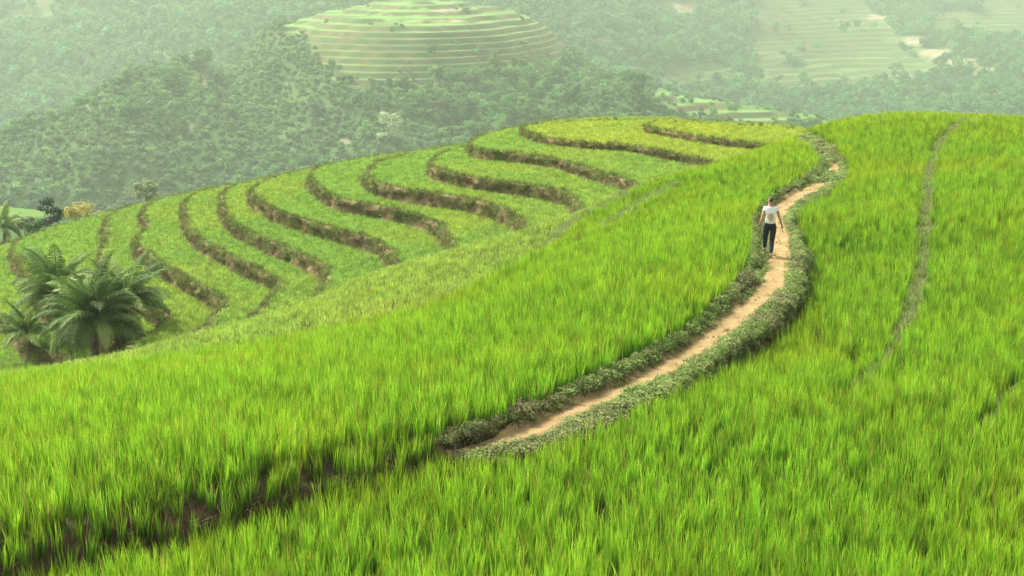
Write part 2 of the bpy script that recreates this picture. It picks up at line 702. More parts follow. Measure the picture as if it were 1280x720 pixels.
A = []
for a in [(600, 566, 0), (700, 520, 0), (780, 485, 0), (850, 450, 0), (905, 415, 0), (950, 380, 0), (975, 345, 0), (980, 300, 0), (1000, 242, 0), (1040, 215, .05), (1020, 180, -.1),
          (1280, 720, 0), (640, 715, -.1), (300, 715, -.1), (0, 715, -.1), (1280, 560, .05), (1280, 400, .1), (1280, 280, .25), (1100, 500, 0), (1100, 350, 0.05), (1100, 250, .15), (1280, 200, .3), (1150, 180, .3),
          (850, 330, -.05), (780, 380, -.15), (900, 290, -.15), (900, 245, -.5), (960, 205, -.2), (700, 420, -.4), (600, 460, -.6), (500, 500, -.5), (400, 480, -.95), (200, 520, -.75), (100, 600, -.15), (300, 600, -.1),
          (750, 300, -1.0), (800, 262, -.95), (700, 320, -1.3), (640, 352, -1.6), (560, 388, -1.8), (500, 414, -2.15), (300, 458, -2.6), (100, 486, -2.65), (0, 500, -2.6), (-150, 523, -2.5),
          (250, 431, -3.7), (400, 383, -4.3), (0, 485, -3.42), (120, 463, -3.55), (-150, 503, -3.4),
          (900, 210, -.56), (808, 240, -.95), (740, 272, -1.33), (674, 294, -1.92), (582, 320, -2.57), (512, 342, -3.17),
          (962, 187, -.33), (990, 177, -.30)]:
    A.append(uvz(*a))
for a in [(250, 431, -3.7, 6, -7), (250, 431, -3.7, 18, -12.5), (400, 383, -4.3, 7, -8.5), (400, 383, -4.3, 18, -12), (0, 485, -3.42, 6, -7), (0, 485, -3.42, 18, -13.5),
          (-150, 503, -3.4, 8, -8.5), (-150, 503, -3.4, 20, -14), (512, 342, -3.55, 8, -7), (582, 320, -2.86, 8, -6.5), (674, 294, -2.1, 8, -5.5), (740, 272, -1.42, 9, -4.8), (808, 240, -.8, 9, -4), (900, 205, -.36, 10, -3),
          (512, 342, -3.55, 16, -10), (674, 294, -2.1, 16, -8), (962, 182, -.4, 9, -1.8), (990, 173, -.4, 6, -1.5), (1025, 168, -.2, 5, -1.2),
          (1060, 152, .3, 3.5, -.5), (1130, 150, .33, 3.5, -.4), (1200, 151, .33, 3.5, -.4), (1290, 154, .33, 3.5, -.3), (1060, 152, .3, 16, -6), (1200, 151, .33, 16, -6), (1400, 160, .33, 16, -6)]:
    A.append(beyond(*a))
for a in [(1060, 157, .1), (1130, 151, .33), (1200, 152, .33), (1290, 156, .33), (1420, 165, .33), (1450, 300, .3), (1450, 600, .2)]:
    A.append(uvz(*a))
near_base = rbf(A, 2.5, .25)


def near_h(x, y, detail=True):
    """height of the near field: slope, the steps at the field edges and the low bunds"""
    z = near_base(x, y)
    dl, pl = sdist(x, y, fieldL)
    dr, pr = sdist(x, y, fieldR)
    fade = smooth01((66 - y) / 12)
    wob = (fbm(x, y, .9, 3) - .5) * .35
    z = z + ((.24 + .2 * smooth01((23.5 - y) / 2.5)) * smooth01((dl + wob) / .22 + .3)) * fade
    low = .24 + .48 * smooth01((y - 24) / 7) * smooth01((46 - y) / 6)
    z = z - low * smooth01((-dr + wob) / .25 + .2) * fade
    db, pb = sdist(x, y, bundB)
    wb = np.exp(-(db / .3) ** 2) * .14 * smooth01((1 - pb) / .3) * (np.abs(db) < 3)
    z = z + wb + .14 * smooth01(db / .3 + .5) * smooth01((1 - pb) / .45) * smooth01((66 - y) / 8) * smooth01((30 - np.abs(db)) / 10)
    for ln, hh in ((bundM1, .16), (bundM2, .12)):
        dm, pm = sdist(x, y, ln)
        z = z + hh * np.exp(-(dm / .3) ** 2) * smooth01(pm / .05) * smooth01((1 - pm) / .1)
    if detail:
        z = z + (fbm(x, y, .6, 9) - .5) * .07
    return z


gx = np.arange(-31, 34, .16)
gy = np.concatenate([np.arange(11, 62, .16), np.arange(62, 92, .3)])
GX, GY = np.meshgrid(gx, gy)
GZ = near_h(GX, GY)
ground = mesh_obj('field_ground', np.stack([GX, GY, GZ], -1).reshape(-1, 3), grid_faces(len(gy), len(gx)), soil_mat, smooth=True)
tag(ground, 'earth of the sloping near rice field under the green plants', 'ground', kind='structure')

# path strip
npth = 420
a_, b_ = resample(pathL, n=npth), resample(pathR, n=npth)
cols = 13
V = []
for j in range(cols):
    t = j / (cols - 1)
    q = a_ * (1 - t) + b_ * t
    edge = (1 if j == 0 else -1 if j == cols - 1 else 0)
    if edge:
        side = (a_ - b_) / np.linalg.norm(a_ - b_, axis=1)[:, None]
        q = q + side * edge * .22 * np.clip(np.arange(npth) / 60, .1, 1)[:, None]
    z = near_h(q[:, 0], q[:, 1], False) + .075 - .09 * abs(edge) - .025 * (1 - (2 * t - 1) ** 2) + (fbm(q[:, 0], q[:, 1], .5, 21) - .5) * .06
    V.append(np.stack([q[:, 0], q[:, 1], z], 1))
V = np.stack(V, 1).reshape(-1, 3)
path = mesh_obj('path', V, grid_faces(npth, cols), earth_path_mat, smooth=True)
tag(path, 'narrow winding footpath of bare orange earth through the rice field', 'path', kind='structure')

# ------------------------------------------------------------------ plants of the near field
rice_src = src_collection('rice_shapes', [blades('rice_tuft', rice_mat, 26, .64, .0135, .06, .19, 100 + i) for i in range(7)])
young_src = src_collection('young_rice_shapes', [blades('young_rice_tuft', rice_short_mat, 24, .25, .013, .10, .36, 200 + i, seg=3) for i in range(5)])
bank_src = src_collection('bank_grass_shapes', [blades('bank_grass_tuft', bank_grass_mat, 28, .23, .014, .12, 1.0, 300 + i, seg=3) for i in range(5)])
dry_src = src_collection('dry_grass_shapes', [blades('dry_grass_tuft', dry_grass_mat, 30, .24, .012, .13, 1.6, 400 + i, seg=3) for i in range(5)])
pale_src = src_collection('pale_grass_shapes', [blades('pale_grass_tuft', pale_grass_mat, 22, .22, .016, .13, 1.2, 500 + i, seg=3) for i in range(4)])
herb_src = src_collection('herb_shapes', [leaf_cloud('herb_clump', verge_mat, [(0, 0, .02, .17, .17, .12), (.09, .05, .0, .12, .11, .09), (-.08, .07, .01, .11, .12, .10)], 170, .032, 600 + i, flat=.9, aspect=.45) for i in range(5)])

x, y = jitter_grid(-28, 33, 14, 84, .18)
keep = RNG.random(len(x)) < np.where(y > 48, .72, 1.0)
x, y = x[keep], y[keep]
z = near_h(x, y)
P = np.stack([x, y, z], 1)
m = in_view(P, 200, 60, 220)
x, y, z, P = x[m], y[m], z[m], P[m]
dl, _ = sdist(x, y, fieldL)
dr, prr = sdist(x, y, fieldR)
db, pb = sdist(x, y, bundB)
dc, pc = sdist(x, y, bundC)
dm1, pm1 = sdist(x, y, bundM1)
dm2, pm2 = sdist(x, y, bundM2)
e = (fbm(x, y, .8, 5) - .5) * .5
lowz = smooth01((26 - y) / 3)
left = dl > .16 + .06 * lowz + e * .5
right = dr < -.14 - .19 * lowz + e * .6
gap = (np.abs(db) < (.16 + e * 1.1) * smooth01((1 - pb) / .5) + .075) & (pb > .0) & (pb < .97)
gap |= (np.abs(dc) < .12 + e) & (pc > 0) & (pc < 1)
gap |= (np.abs(dm1) < .26) & (pm1 > 0) & (pm1 < .97)
gap |= (np.abs(dm2) < .22) & (pm2 > 0) & (pm2 < .55)
top_track = (dl < .2) & (dr > -.2)
hole = fbm(x, y, .6, 40) < .26
u, v, _ = proj(P)
# the far end of the terraces: those treads have their own rice
nr = (left | right) & ~gap & ~top_track & ~hole
beyondM1 = left & (dm1 < 0) & (x < 9) & (y < 70)
# beyond the crest of the ridge nothing is seen: keep a margin only
slope_dir = near_base(x, y)
nr &= slope_dir > -6.6
nearest = nr & ~beyondM1
hmap = .86 + .28 * fbm(x, y, 2.2, 60) + .14 * fbm(x, y, 9, 61)
hmap *= np.where(left, 1 - .25 * smooth01((y - 34) / 20), 1 - .12 * smooth01((y - 45) / 25))
hmap = np.where((np.abs(db) < .9) | (np.abs(dl) < .5), hmap * .9, hmap)


def rots(k, tilt=.10):
    return np.stack([RNG.normal(0, tilt, k), RNG.normal(0, tilt, k), RNG.uniform(0, 6.283, k)], 1)


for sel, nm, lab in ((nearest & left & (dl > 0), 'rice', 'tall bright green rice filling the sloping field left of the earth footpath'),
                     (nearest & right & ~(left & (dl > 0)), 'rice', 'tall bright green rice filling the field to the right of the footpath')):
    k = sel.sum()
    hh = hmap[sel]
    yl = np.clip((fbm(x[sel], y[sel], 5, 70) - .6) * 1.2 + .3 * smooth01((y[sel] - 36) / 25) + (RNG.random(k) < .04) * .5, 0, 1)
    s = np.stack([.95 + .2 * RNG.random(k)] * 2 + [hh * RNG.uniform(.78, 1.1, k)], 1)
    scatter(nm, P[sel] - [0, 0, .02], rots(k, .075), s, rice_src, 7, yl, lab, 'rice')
sel = nr & beyondM1
k = sel.sum()
yl = np.clip(.05 + .5 * (fbm(x[sel], y[sel], 4, 71)) + (RNG.random(k) < .12) * .4, 0, 1)
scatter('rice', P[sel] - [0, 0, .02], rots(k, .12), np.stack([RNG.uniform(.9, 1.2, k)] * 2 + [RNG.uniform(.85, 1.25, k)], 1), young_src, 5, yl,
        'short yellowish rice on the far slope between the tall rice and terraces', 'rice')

# verges along the path: low grey-green herbs, dry roots at their feet
hx, hy = jitter_grid(-16, 24, 15, 80, .085)
dl, pl = sdist(hx, hy, fieldL)
dr, pr = sdist(hx, hy, fieldR)
dpl, ppl = sdist(hx, hy, pathL)
dpr, ppr = sdist(hx, hy, pathR)
en = (fbm(hx, hy, .7, 80) - .5) * .45
on_path_l = (ppl > 0.03)
vl = (dl < .24 + en * .5) & (dpl > .09 + en * .25) & (ppl > .0) & (ppl < 1)
vr = (dr > -.10 + en * .6) & (dpr < -.06 + en * .25) & (ppr > .02 * RNG.random(len(hx))) & (ppr < 1)
track = (dl < .2) & (dr > -.2) & (hy > 54)
thin = RNG.random(len(hx)) < np.where(hy < 26, .85, .95)
for sel, lab in ((vl & thin, 'low grey-green herbs bordering the left side of the earth footpath'), (vr & thin, 'low grey-green herbs on the bank along the right side of the footpath')):
    xx, yy = hx[sel], hy[sel]
    zz = near_h(xx, yy)
    d_in = np.minimum(np.abs(dl[sel]) if lab.find('left') > 0 else np.abs(dr[sel]), .5)
    lump = fbm(xx, yy, .55, 90)
    zz = zz + .12 * lump * smooth01(np.minimum(np.abs(dpl[sel]), np.abs(dpr[sel])) / .18) - .02
    k = len(xx)
    dry = np.clip(smooth01((fbm(xx, yy, 1.6, 91) - .62) / .14) * .55 + (yy < 25.5) * .6 * RNG.random(k), 0, 1)
    s = RNG.uniform(.6, 1.05, k) * (.75 + .5 * lump)
    m = in_view(np.stack([xx, yy, zz], 1))
    scatter('verge_herbs', np.stack([xx, yy, zz], 1)[m], rots(k, .25)[m], s[m], herb_src, 5, dry[m], lab, 'herbs')
# stony stretch behind the bend: thin herbs, stones, bare earth
sel = track & (RNG.random(len(hx)) < .25) & (fbm(hx, hy, 1.4, 95) > .5)
xx, yy = hx[sel], hy[sel]
zz = near_h(xx, yy)
k = len(xx)
scatter('track_herbs', np.stack([xx, yy, zz + .02], 1), rots(k, .3), RNG.uniform(.9, 1.8, k), herb_src, 5, (RNG.random(k) < .3) * .7,
        'scattered grey-green tufts on the stony track behind the path bend', 'herbs')

# crumbs of earth, small stones and straw on the path
def clod(seed):
    bm = bmesh.new()
    bmesh.ops.create_icosphere(bm, subdivisions=2, radius=.03)
    for vv in bm.verts:
        vv.co *= 1 + .5 * mnoise.noise(vv.co * 30 + Vector((seed * 5, 0, 0)))
        vv.co.z *= .6
    me = bpy.data.meshes.new('clod')
    bm.to_mesh(me)
    bm.free()
    me.materials.append(clod_mat)
    return bpy.data.objects.new('clod', me)


clod_src = src_collection('clod_shapes', [clod(i) for i in range(4)])
i_ = RNG.integers(0, npth, 1100)
t_ = RNG.beta(.4, .4, 1100)[:, None]
q = a_[i_] * (1 - t_) + b_[i_] * t_ + RNG.normal(0, .04, (1100, 3))
keepq = fbm(q[:, 0], q[:, 1], .8, 97) >.40
q = q[keepq]
q[:, 2] = near_h(q[:, 0], q[:, 1], False) + .06
scatter('path_gravel', q, rots(len(q), .4), RNG.uniform(.25, 1.05, len(q)) ** 2, clod_src, 4, None, 'small stones and crumbs of earth lying on the footpath', 'gravel')
i_ = RNG.integers(0, npth, 1500)
t_ = np.where(RNG.random(1500) < .5, RNG.normal(0, .10, 1500), RNG.normal(1, .10, 1500))[:, None]
q = a_[i_] * (1 - t_) + b_[i_] * t_
keepq = fbm(q[:, 0], q[:, 1], 1.1, 98) > .48
q = q[keepq]
q[:, 2] = near_h(q[:, 0], q[:, 1], False) + .04
scatter('path_grass', q, rots(len(q), .35), RNG.uniform(.25, .65, len(q)), pale_src, 4, RNG.random(len(q)), 'thin grass creeping onto the edges of the bare footpath', 'grass')

# dry roots and trodden grass on the bank foot
bx, by = jitter_grid(-20, 22, 15, 66, .10)
dl, pl = sdist(bx, by, fieldL)
dr, pr = sdist(bx, by, fieldR)
dpl, ppl = sdist(bx, by, pathL)
en = fbm(bx, by, .8, 101)
lowbank = ((dl < .35) & (dl > -.60) & (ppl <= 0.04)) & (RNG.random(len(bx)) < .15 + .35 * (en > .5))
rbank = (dr < .02) & (dr > -.25) & (by > 22) & (by < 47) & (RNG.random(len(bx)) < .22)
lbank = (dl > .0) & (dl < .30) & (ppl > .03) & (by < 30) & (RNG.random(len(bx)) < .14)
sel = lowbank | rbank | lbank
xx, yy = bx[sel], by[sel]
zz = near_h(xx, yy)
PP = np.stack([xx, yy, zz - .02], 1)
m = in_view(PP)
k = m.sum()
scatter('dry_grass', PP[m], rots(k, .35), RNG.uniform(.55, 1.1, k), dry_src, 5, (RNG.random(k) < .35) * .8, 'brown dry grass and roots on the dark bank beside the footpath', 'grass')

# pale grass on the low bunds
pts = []
for ln, n_, wd, lim in ((bundM1, 1500, .14, 1), (bundM2, 900, .12, .62), (bundB, 1700, .14, .9), (bundC, 160, .12, 1)):
    q = resample(ln, n=800)
    i = RNG.integers(0, int(799 * lim), n_)
    c = q[i, :2] + RNG.normal(0, wd, (n_, 2))
    pts.append(c)
c = np.vstack(pts)
zz = near_h(c[:, 0], c[:, 1])
PP = np.c_[c, zz - .01]
m = in_view(PP)
k = m.sum()
scatter('bund_grass', PP[m], rots(k, .3), RNG.uniform(.6, 1.2, k), pale_src, 4, RNG.random(k) * .5, 'short pale grass on the thin low bunds crossing the rice', 'grass')

# ================================================================== TERRACES
TZ = [-.25, -.58, -.93, -1.42, -2.0, -2.65, -3.25, -3.85, -4.4, -4.95, -5.55, -6.2, -6.9, -7.6]
RIMS = [
    [(1060, 168), (1010, 164), (900, 157), (835, 154), (812, 156), (812, 160), (835, 165), (870, 171), (915, 177), (952, 182)],
    [(1000, 160), (900, 154), (820, 151), (740, 153), (690, 156), (660, 159), (655, 163), (672, 171), (700, 176), (740, 180), (785, 183), (835, 192), (888, 203)],
    [(760, 148), (700, 151.5), (660, 158), (625, 165), (600, 172), (590, 179), (592, 186), (612, 190), (640, 192), (672, 196), (702, 202), (750, 216), (785, 227), (798, 234)],
    [(690, 160), (640, 165), (590, 182), (556, 192), (542, 201), (540, 209), (560, 216), (600, 224), (645, 230), (690, 237), (712, 244), (722, 254), (730, 268)],
    [(640, 176), (590, 180), (520, 193), (478, 203), (462, 213), (460, 223), (478, 231), (500, 236), (530, 241), (575, 247), (610, 255), (640, 266), (662, 287)],
    [(560, 185), (500, 193), (440, 202), (405, 209), (391, 216), (389, 225), (405, 238), (422, 248), (450, 254), (480, 259), (512, 267), (540, 276), (558, 290), (569, 313)],
    [(500, 195), (440, 203), (380, 214), (340, 224), (321, 233), (316, 244), (332, 255), (352, 267), (390, 278), (430, 290), (458, 297), (478, 305), (490, 318), (500, 336)],
    [(440, 204), (370, 217), (310, 229), (284, 239), (278, 251), (283, 267), (296, 282), (320, 295), (346, 307), (375, 319), (398, 329), (410, 342), (408, 356), (394, 374), (380, 392)],
    [(380, 217), (310, 229), (260, 238), (238, 248), (231, 261), (234, 277), (241, 291), (262, 307), (290, 322), (320, 337), (345, 348), (352, 358), (338, 375), (322, 392), (310, 404)],
    [(320, 229), (250, 240), (205, 249), (186, 257), (179, 267), (183, 277), (184, 288), (173, 298), (174, 308), (195, 325), (228, 345), (262, 364), (282, 378), (274, 392), (256, 412), (240, 425)],
    [(270, 240), (200, 251), (160, 260), (140, 269), (133, 280), (132, 300), (126, 322), (134, 345), (160, 365), (190, 383), (212, 393), (206, 404), (182, 420), (160, 436)],
    [(190, 255), (120, 270), (60, 288), (26, 301), (16, 314), (26, 330), (37, 348), (44, 366), (62, 388), (96, 410), (140, 425), (150, 445)],
    [(120, 274), (40, 297), (-30, 318), (-80, 345), (-60, 378), (0, 396), (22, 412), (36, 430), (60, 440), (88, 449), (112, 462)],
    [(60, 296), (-60, 325), (-190, 350), (-260, 390), (-230, 430), (-150, 470), (-60, 500), (40, 510)],
]
rim_w, layer_poly = [], []
for i, rp in enumerate(RIMS):
    zz = TZ[i]
    w = [pz(u, v, zz) for u, v in rp]
    line = smoothline(w, 10)
    rim_w.append(line)
    e = line[-1]
    d = line[0]
    if i == 0:
        close = [pz(985, 180, zz), pz(1000, 172, zz), pz(1030, 164, zz)]
    elif i == 1:
        close = [pz(935, 200, zz), pz(985, 188, zz), pz(1010, 165, zz)]
    else:
        close = [e + [3, 2, 0], np.array([max(e[0] + 8, 8), 74, zz]), np.array([max(d[0] + 4, 9), max(d[1], 84), zz])]
    layer_poly.append(np.vstack([line, close]))

for i, poly in enumerate(layer_poly):
    bm = bmesh.new()
    vs = [bm.verts.new((p[0], p[1], TZ[i])) for p in resample(np.vstack([poly, poly[:1]]), step=.7)[:-1]]
    es = [bm.edges.new((vs[k], vs[(k + 1) % len(vs)])) for k in range(len(vs))]
    bmesh.ops.triangle_fill(bm, use_beauty=True, edges=es)
    for f in bm.faces:
        if f.normal.z < 0:
            f.normal_flip()
    me = bpy.data.meshes.new('terrace')
    bm.to_mesh(me)
    bm.free()
    me.materials.append(tread_mat)
    o = bpy.data.objects.new('terrace', me)
    COL.objects.link(o)
    tag(o, kind='structure')

NTH = ['topmost small', 'second', 'third', 'fourth', 'fifth', 'sixth', 'seventh', 'eighth', 'ninth', 'tenth', 'eleventh', 'twelfth', 'thirteenth', 'lowest']
bank_pts, bank_rot, bank_scl, bank_y = [], [], [], []
dry_pts, dry_scl = [], []
for i, line in enumerate(rim_w):
    top = TZ[i]
    bot = (TZ[i + 1] if i + 1 < len(TZ) else TZ[i] - 1.1) - .12
    q = resample(line, step=.11)
    tg = np.gradient(q[:, :2], axis=0)
    tg /= np.linalg.norm(tg, axis=1)[:, None] + 1e-9
    nr_ = np.stack([tg[:, 1], -tg[:, 0]], 1)
    s = np.arange(len(q)) * .11
    prof = [(-.28, -.03), (-.10, .03), (.04, .03), (.12, -.06), (.13, -.25), (.13, -.36), (.14, -.54), (.20, -.74), (.46, -1.0)]
    V = []
    H = top - bot
    for j, (off, dz) in enumerate(prof):
        nz1 = fbm(s + 100 * i, np.full_like(s, j * .35), .8, 31 + i) - .5
        nz2 = fbm(s + 50 * i, np.full_like(s, j * .22), .28, 55 + i) - .5
        amp = 0.12 if j in (0, 8) else 1
        o_ = off + amp * (nz1 * .40 + nz2 * .20)
        zf = top + (dz if dz > -.01 or j == 2 else dz * H)
        if dz > 0:
            zf = top + dz * (.6 + 1.1 * fbm(s, np.full_like(s, 3.0 * i), 1.3, 77)) * (1 if j else 0)
        V.append(np.stack([q[:, 0] + nr_[:, 0] * o_, q[:, 1] + nr_[:, 1] * o_, zf + np.zeros_like(s) + nz2 * .12 * amp * (j not in (0, 8))], 1))
    V = np.stack(V, 1)
    o = mesh_obj('terrace_bank', V.reshape(-1, 3), grid_faces(len(q), len(prof))[:, ::-1].copy(), earth_bank_mat, smooth=True)
    tag(o, kind='structure')
    # grass on the bank: a fringe on the lip, patches on the face
    L = len(q)
    n_l = int(L * .11 * 26)
    k = RNG.integers(0, L, n_l)
    jj = RNG.choice([1, 1, 2, 2, 2, 3, 3, 3, 4, 4, 5, 6, 7, 7, 8], n_l)
    pp = V[k, jj] + RNG.normal(0, .05, (n_l, 3))
    cover = fbm(k * .11 + 31 * i, jj * .3, 1.7, 111)
    ok = (jj <= 3) | (jj >= 7) | (cover > .38)
    ok &= RNG.random(n_l) < np.where(jj <= 3, .85, .8)
    tilt = np.where(jj >= 3, .7, .15)
    ang = np.arctan2(nr_[k, 1], nr_[k, 0])
    # lean outward: rotate about the tangent
    rx = -nr_[k, 1] * tilt
    ry = nr_[k, 0] * tilt
    bank_pts.append(pp[ok])
    bank_rot.append(np.stack([rx, ry, RNG.uniform(-.0, .0, n_l)], 1)[ok])
    bank_scl.append((RNG.uniform(.6, 1.05, n_l) * np.where(jj >= 7, .8, 1))[ok])
    bank_y.append(np.where(jj <= 3, .0, .15)[ok] + RNG.random(ok.sum()) * .35)
    n_d = int(L * .11 * 4)
    k = RNG.integers(0, L, n_d)
    jj = RNG.integers(3, 8, n_d)
    dry_pts.append(V[k, jj] + RNG.normal(0, .05, (n_d, 3)))
    dry_scl.append(np.stack([-nr_[k, 1] * 1.1, nr_[k, 0] * 1.1, np.zeros(n_d)], 1))


def above_near(P, d=-.05):
    return P[:, 2] > near_h(P[:, 0], P[:, 1], False) + d


BP, BR, BS, BY = np.vstack(bank_pts), np.vstack(bank_rot), np.concatenate(bank_scl), np.concatenate(bank_y)
m = in_view(BP) & above_near(BP)
scatter('bank_grass', BP[m], BR[m], BS[m], bank_src, 5, np.clip(BY[m], 0, 1), 'rough olive grass growing along the earth banks between the terraces', 'grass')
DP, DR = np.vstack(dry_pts), np.vstack(dry_scl)
m = in_view(DP) & above_near(DP)
scatter('bank_straw', DP[m], DR[m], RNG.uniform(.6, 1.2, m.sum()), dry_src, 5, RNG.random(m.sum()) * .4, 'brown dry grass hanging on the steep faces of the terrace banks', 'grass')

# rice on the treads, one planting per terrace
for i, poly in enumerate(layer_poly):
    lo, hi = poly[:, :2].min(0), poly[:, :2].max(0)
    x, y = jitter_grid(lo[0], hi[0], lo[1], hi[1], .155)
    ok = inpoly(x, y, poly)
    if i:
        ok &= ~inpoly(x, y, layer_poly[i - 1])
    x, y = x[ok], y[ok]
    P = np.stack([x, y, np.full(len(x), TZ[i])], 1)
    m = in_view(P, 120, 60, 60) & above_near(P, -.1)
    if i:
        d_, p_ = sdist(x, y, rim_w[i - 1])
        m &= (np.abs(d_) > .24) | (p_ <= 0) | (p_ >= 1)
    d0, p0 = sdist(x, y, rim_w[i])
    m &= (np.abs(d0) > .13)
    P, x, y, d0 = P[m], x[m], y[m], d0[m]
    k = len(P)
    yl = np.clip((fbm(x, y, 4, 120 + i) - .5) * .6 + [.6, .55, .12, .05, .0, .0, .0, .0, .0, .0, .0, .0, .0, .0][i] + (RNG.random(k) < .05) * .4, 0, 1)
    hh = RNG.uniform(.7, 1.05, k) * (.8 + .4 * fbm(x, y, 2, 130)) * 1.05
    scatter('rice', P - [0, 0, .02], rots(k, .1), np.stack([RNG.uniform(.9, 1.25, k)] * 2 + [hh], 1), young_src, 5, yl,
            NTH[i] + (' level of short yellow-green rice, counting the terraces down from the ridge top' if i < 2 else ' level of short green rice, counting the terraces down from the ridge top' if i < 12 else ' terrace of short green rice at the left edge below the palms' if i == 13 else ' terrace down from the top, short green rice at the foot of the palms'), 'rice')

# ================================================================== HILLS
# low ground left of the terraces, between them and the valley
knoll = rbf([pt(*a) for a in [(-120, 300, 104), (-60, 330, 90), (0, 316, 100), (60, 292, 108), (130, 270, 112), (180, 262, 112), (0, 262, 150), (40, 259, 155), (90, 268, 140), (140, 272, 130), (-120, 255, 160), (-60, 280, 130), (40, 280, 128), (0, 285, 125)]]
            + [np.array([-60, 190, -45.]), np.array([-20, 180, -45.]), np.array([-90, 190, -40.]), np.array([0, 150, -30.]), np.array([-12, 125, -18.])], 6, .5)
X, Y = np.meshgrid(np.arange(-100, 6, 1.0), np.arange(84, 200, 1.0))
Z = np.maximum(knoll(X, Y), -60) + (fbm(X, Y, 5, 140) - .5) * .8
u, v, _ = proj(np.stack([X, Y, Z], -1))
gr = .7 * smooth01((274 - v) / 5) * smooth01((70 - u) / 20)
o = mesh_obj('lower_slope', np.stack([X, Y, Z], -1).reshape(-1, 3), grid_faces(*X.shape), mid_hill_mat, smooth=True, attrs={'terr': gr.ravel(), 'soil': np.zeros(X.size)})
tag(o, kind='structure')

K = 1.8          # the hills across the valley are scaled this many times about the camera


def ptk(u, v, t):
    return pt(u, v, t * K)


MID = [ptk(*a) for a in [
    # foot of the wooded face, just behind the terraces
    (0, 262, 300), (100, 256, 305), (200, 236, 318), (300, 226, 324), (400, 202, 330), (500, 185, 334), (600, 165, 338), (700, 145, 342), (800, 132, 346),
    # wooded face
    (100, 200, 322), (250, 180, 335), (400, 140, 352), (560, 125, 360), (700, 112, 368), (150, 150, 345), (260, 110, 370), (330, 80, 385),
    # terraced knob
    # left ridge
    (330, 24, 432), (245, 60, 402), (150, 108, 372), (60, 150, 352), (0, 180, 342), (-120, 230, 332),
    # right shoulder
    (740, 84, 398), (780, 98, 390), (830, 113, 384), (900, 125, 378), (960, 136, 374), (1030, 148, 370), (1100, 166, 366),
    (820, 126, 362), (860, 136, 358), (940, 148, 356)]]
# the terraced knob: an oval dome
KX, KY, KA = -56.0, 862.0, .47


def dome_r(x, y):
    return np.sqrt(((x - KX) / KA) ** 2 + (y - KY) ** 2)


def dome_z(r):
    return -9.0 - .10 * np.clip(r - 40, 0, 108) - .38 * np.clip(r - 148, 0, 54) - .45 * np.maximum(0, r - 202)


for dx in range(-110, 111, 22):
    for dy in range(-216, 61, 24):
        r_ = dome_r(KX + dx, KY + dy)
        if r_ < 238:
            MID.append(np.array([KX + dx, KY + dy, dome_z(r_)]))
# behind its skyline the hill falls away
MID += [np.array([p[0], p[1], p[2]]) for p in [
    np.array([-120., 990., -60.]), np.array([-40., 1000., -62.]), np.array([75., 930., -85.]), ptk(780, 98, 390) + K * np.array([15, 40, -20]), ptk(900, 129, 378) + K * np.array([12, 35, -18]), ptk(1030, 156, 370) + K * np.array([10, 35, -18]),
    ptk(330, 24, 432) + K * np.array([-12, 35, -20]), ptk(245, 60, 402) + K * np.array([-15, 35, -22]), ptk(150, 108, 372) + K * np.array([-18, 35, -22]), ptk(60, 150, 352) + K * np.array([-18, 35, -20]), ptk(0, 180, 342) + K * np.array([-18, 35, -20]),
    np.array([-180, 450, -132.]), np.array([0, 450, -129.]), np.array([144, 468, -122.]), np.array([-360, 504, -132.])]]
mid_h0 = rbf(MID, 9 * K, .6 * K)


def terr_step(z, h, sharp=.34):
    k = np.floor(z / h)
    f = z / h - k
    return (k + smooth01((f - (1 - sharp)) / sharp)) * h


def mid_h(x, y):
    z = mid_h0(x, y)
    P = np.stack([x, y, z], -1)
    u, v, _ = proj(P)
    wob = (fbm(x, y, 14 * K, 150) - .5) * 16
    # the knob is terraced out to its rim
    r = dome_r(x, y) + (fbm(x, y, 24, 154) - .5) * 52
    r = r + (fbm(x, y, 9, 157) - .5) * 26
    knob = smooth01((199 - r - 60 * smooth01((410 - u) / 40) * fbm(x, y, 16, 155)) / 5) * (y < KY + 90)
    low = smooth01((u - 812) / 12) * (y > 352 * K) * smooth01((1045 - u) / 15) * smooth01((157 - v) / 5)
    m = np.maximum(knob, low)
    zz = z + ((fbm(x, y, 42, 151) - .5) * 13.0 - np.abs(fbm(x + .3 * y, .35 * y, 46, 156) - .5) * 28 + 3) * (1 - np.maximum(m, smooth01((250 - dome_r(x, y)) / 40))) + (fbm(x, y, 11, 152) - .5) * 2.8 * (1 - m)
    zt = z + (fbm(x, y, 34, 153) - .5) * 5.0
    zs = terr_step(zt, 2.75)
    return zz * (1 - m) + zs * m, m


X, Y = np.meshgrid(np.arange(-333, 225, 1.3), np.concatenate([np.arange(378, 639, 2.2), np.arange(639, 864, 1.0), np.arange(864, 1000, 2.5)]))
MZ, MT = mid_h(X, Y)


def blob(P, u, v, ru, rv):
    """bare patch centred where the photo shows it"""
    uu, vv, _ = proj(P)
    nz = (fbm(P[..., 0], P[..., 1], 9, 160) - .5) * 1.1
    return smooth01(1.6 - np.sqrt(((uu - u) / ru) ** 2 + ((vv - v) / rv) ** 2) + nz)


PM = np.stack([X, Y, MZ], -1)
soilm = np.zeros(X.shape)
for b in [(256, 100, 6, 12), (238, 160, 3, 5), (108, 137, 5, 4), (690, 125, 12, 4), (430, 178, 10, 4), (560, 14, 16, 3), (555, 26, 40, 1.5)]:
    soilm = np.maximum(soilm, blob(PM, *b) * .8)
mid = mesh_obj('hill', PM.reshape(-1, 3), grid_faces(*X.shape), mid_hill_mat, smooth=True, attrs={'terr': MT.ravel(), 'soil': soilm.ravel()})
tag(mid, 'wooded middle hill with a terraced green knob on top', 'hill', kind='structure')

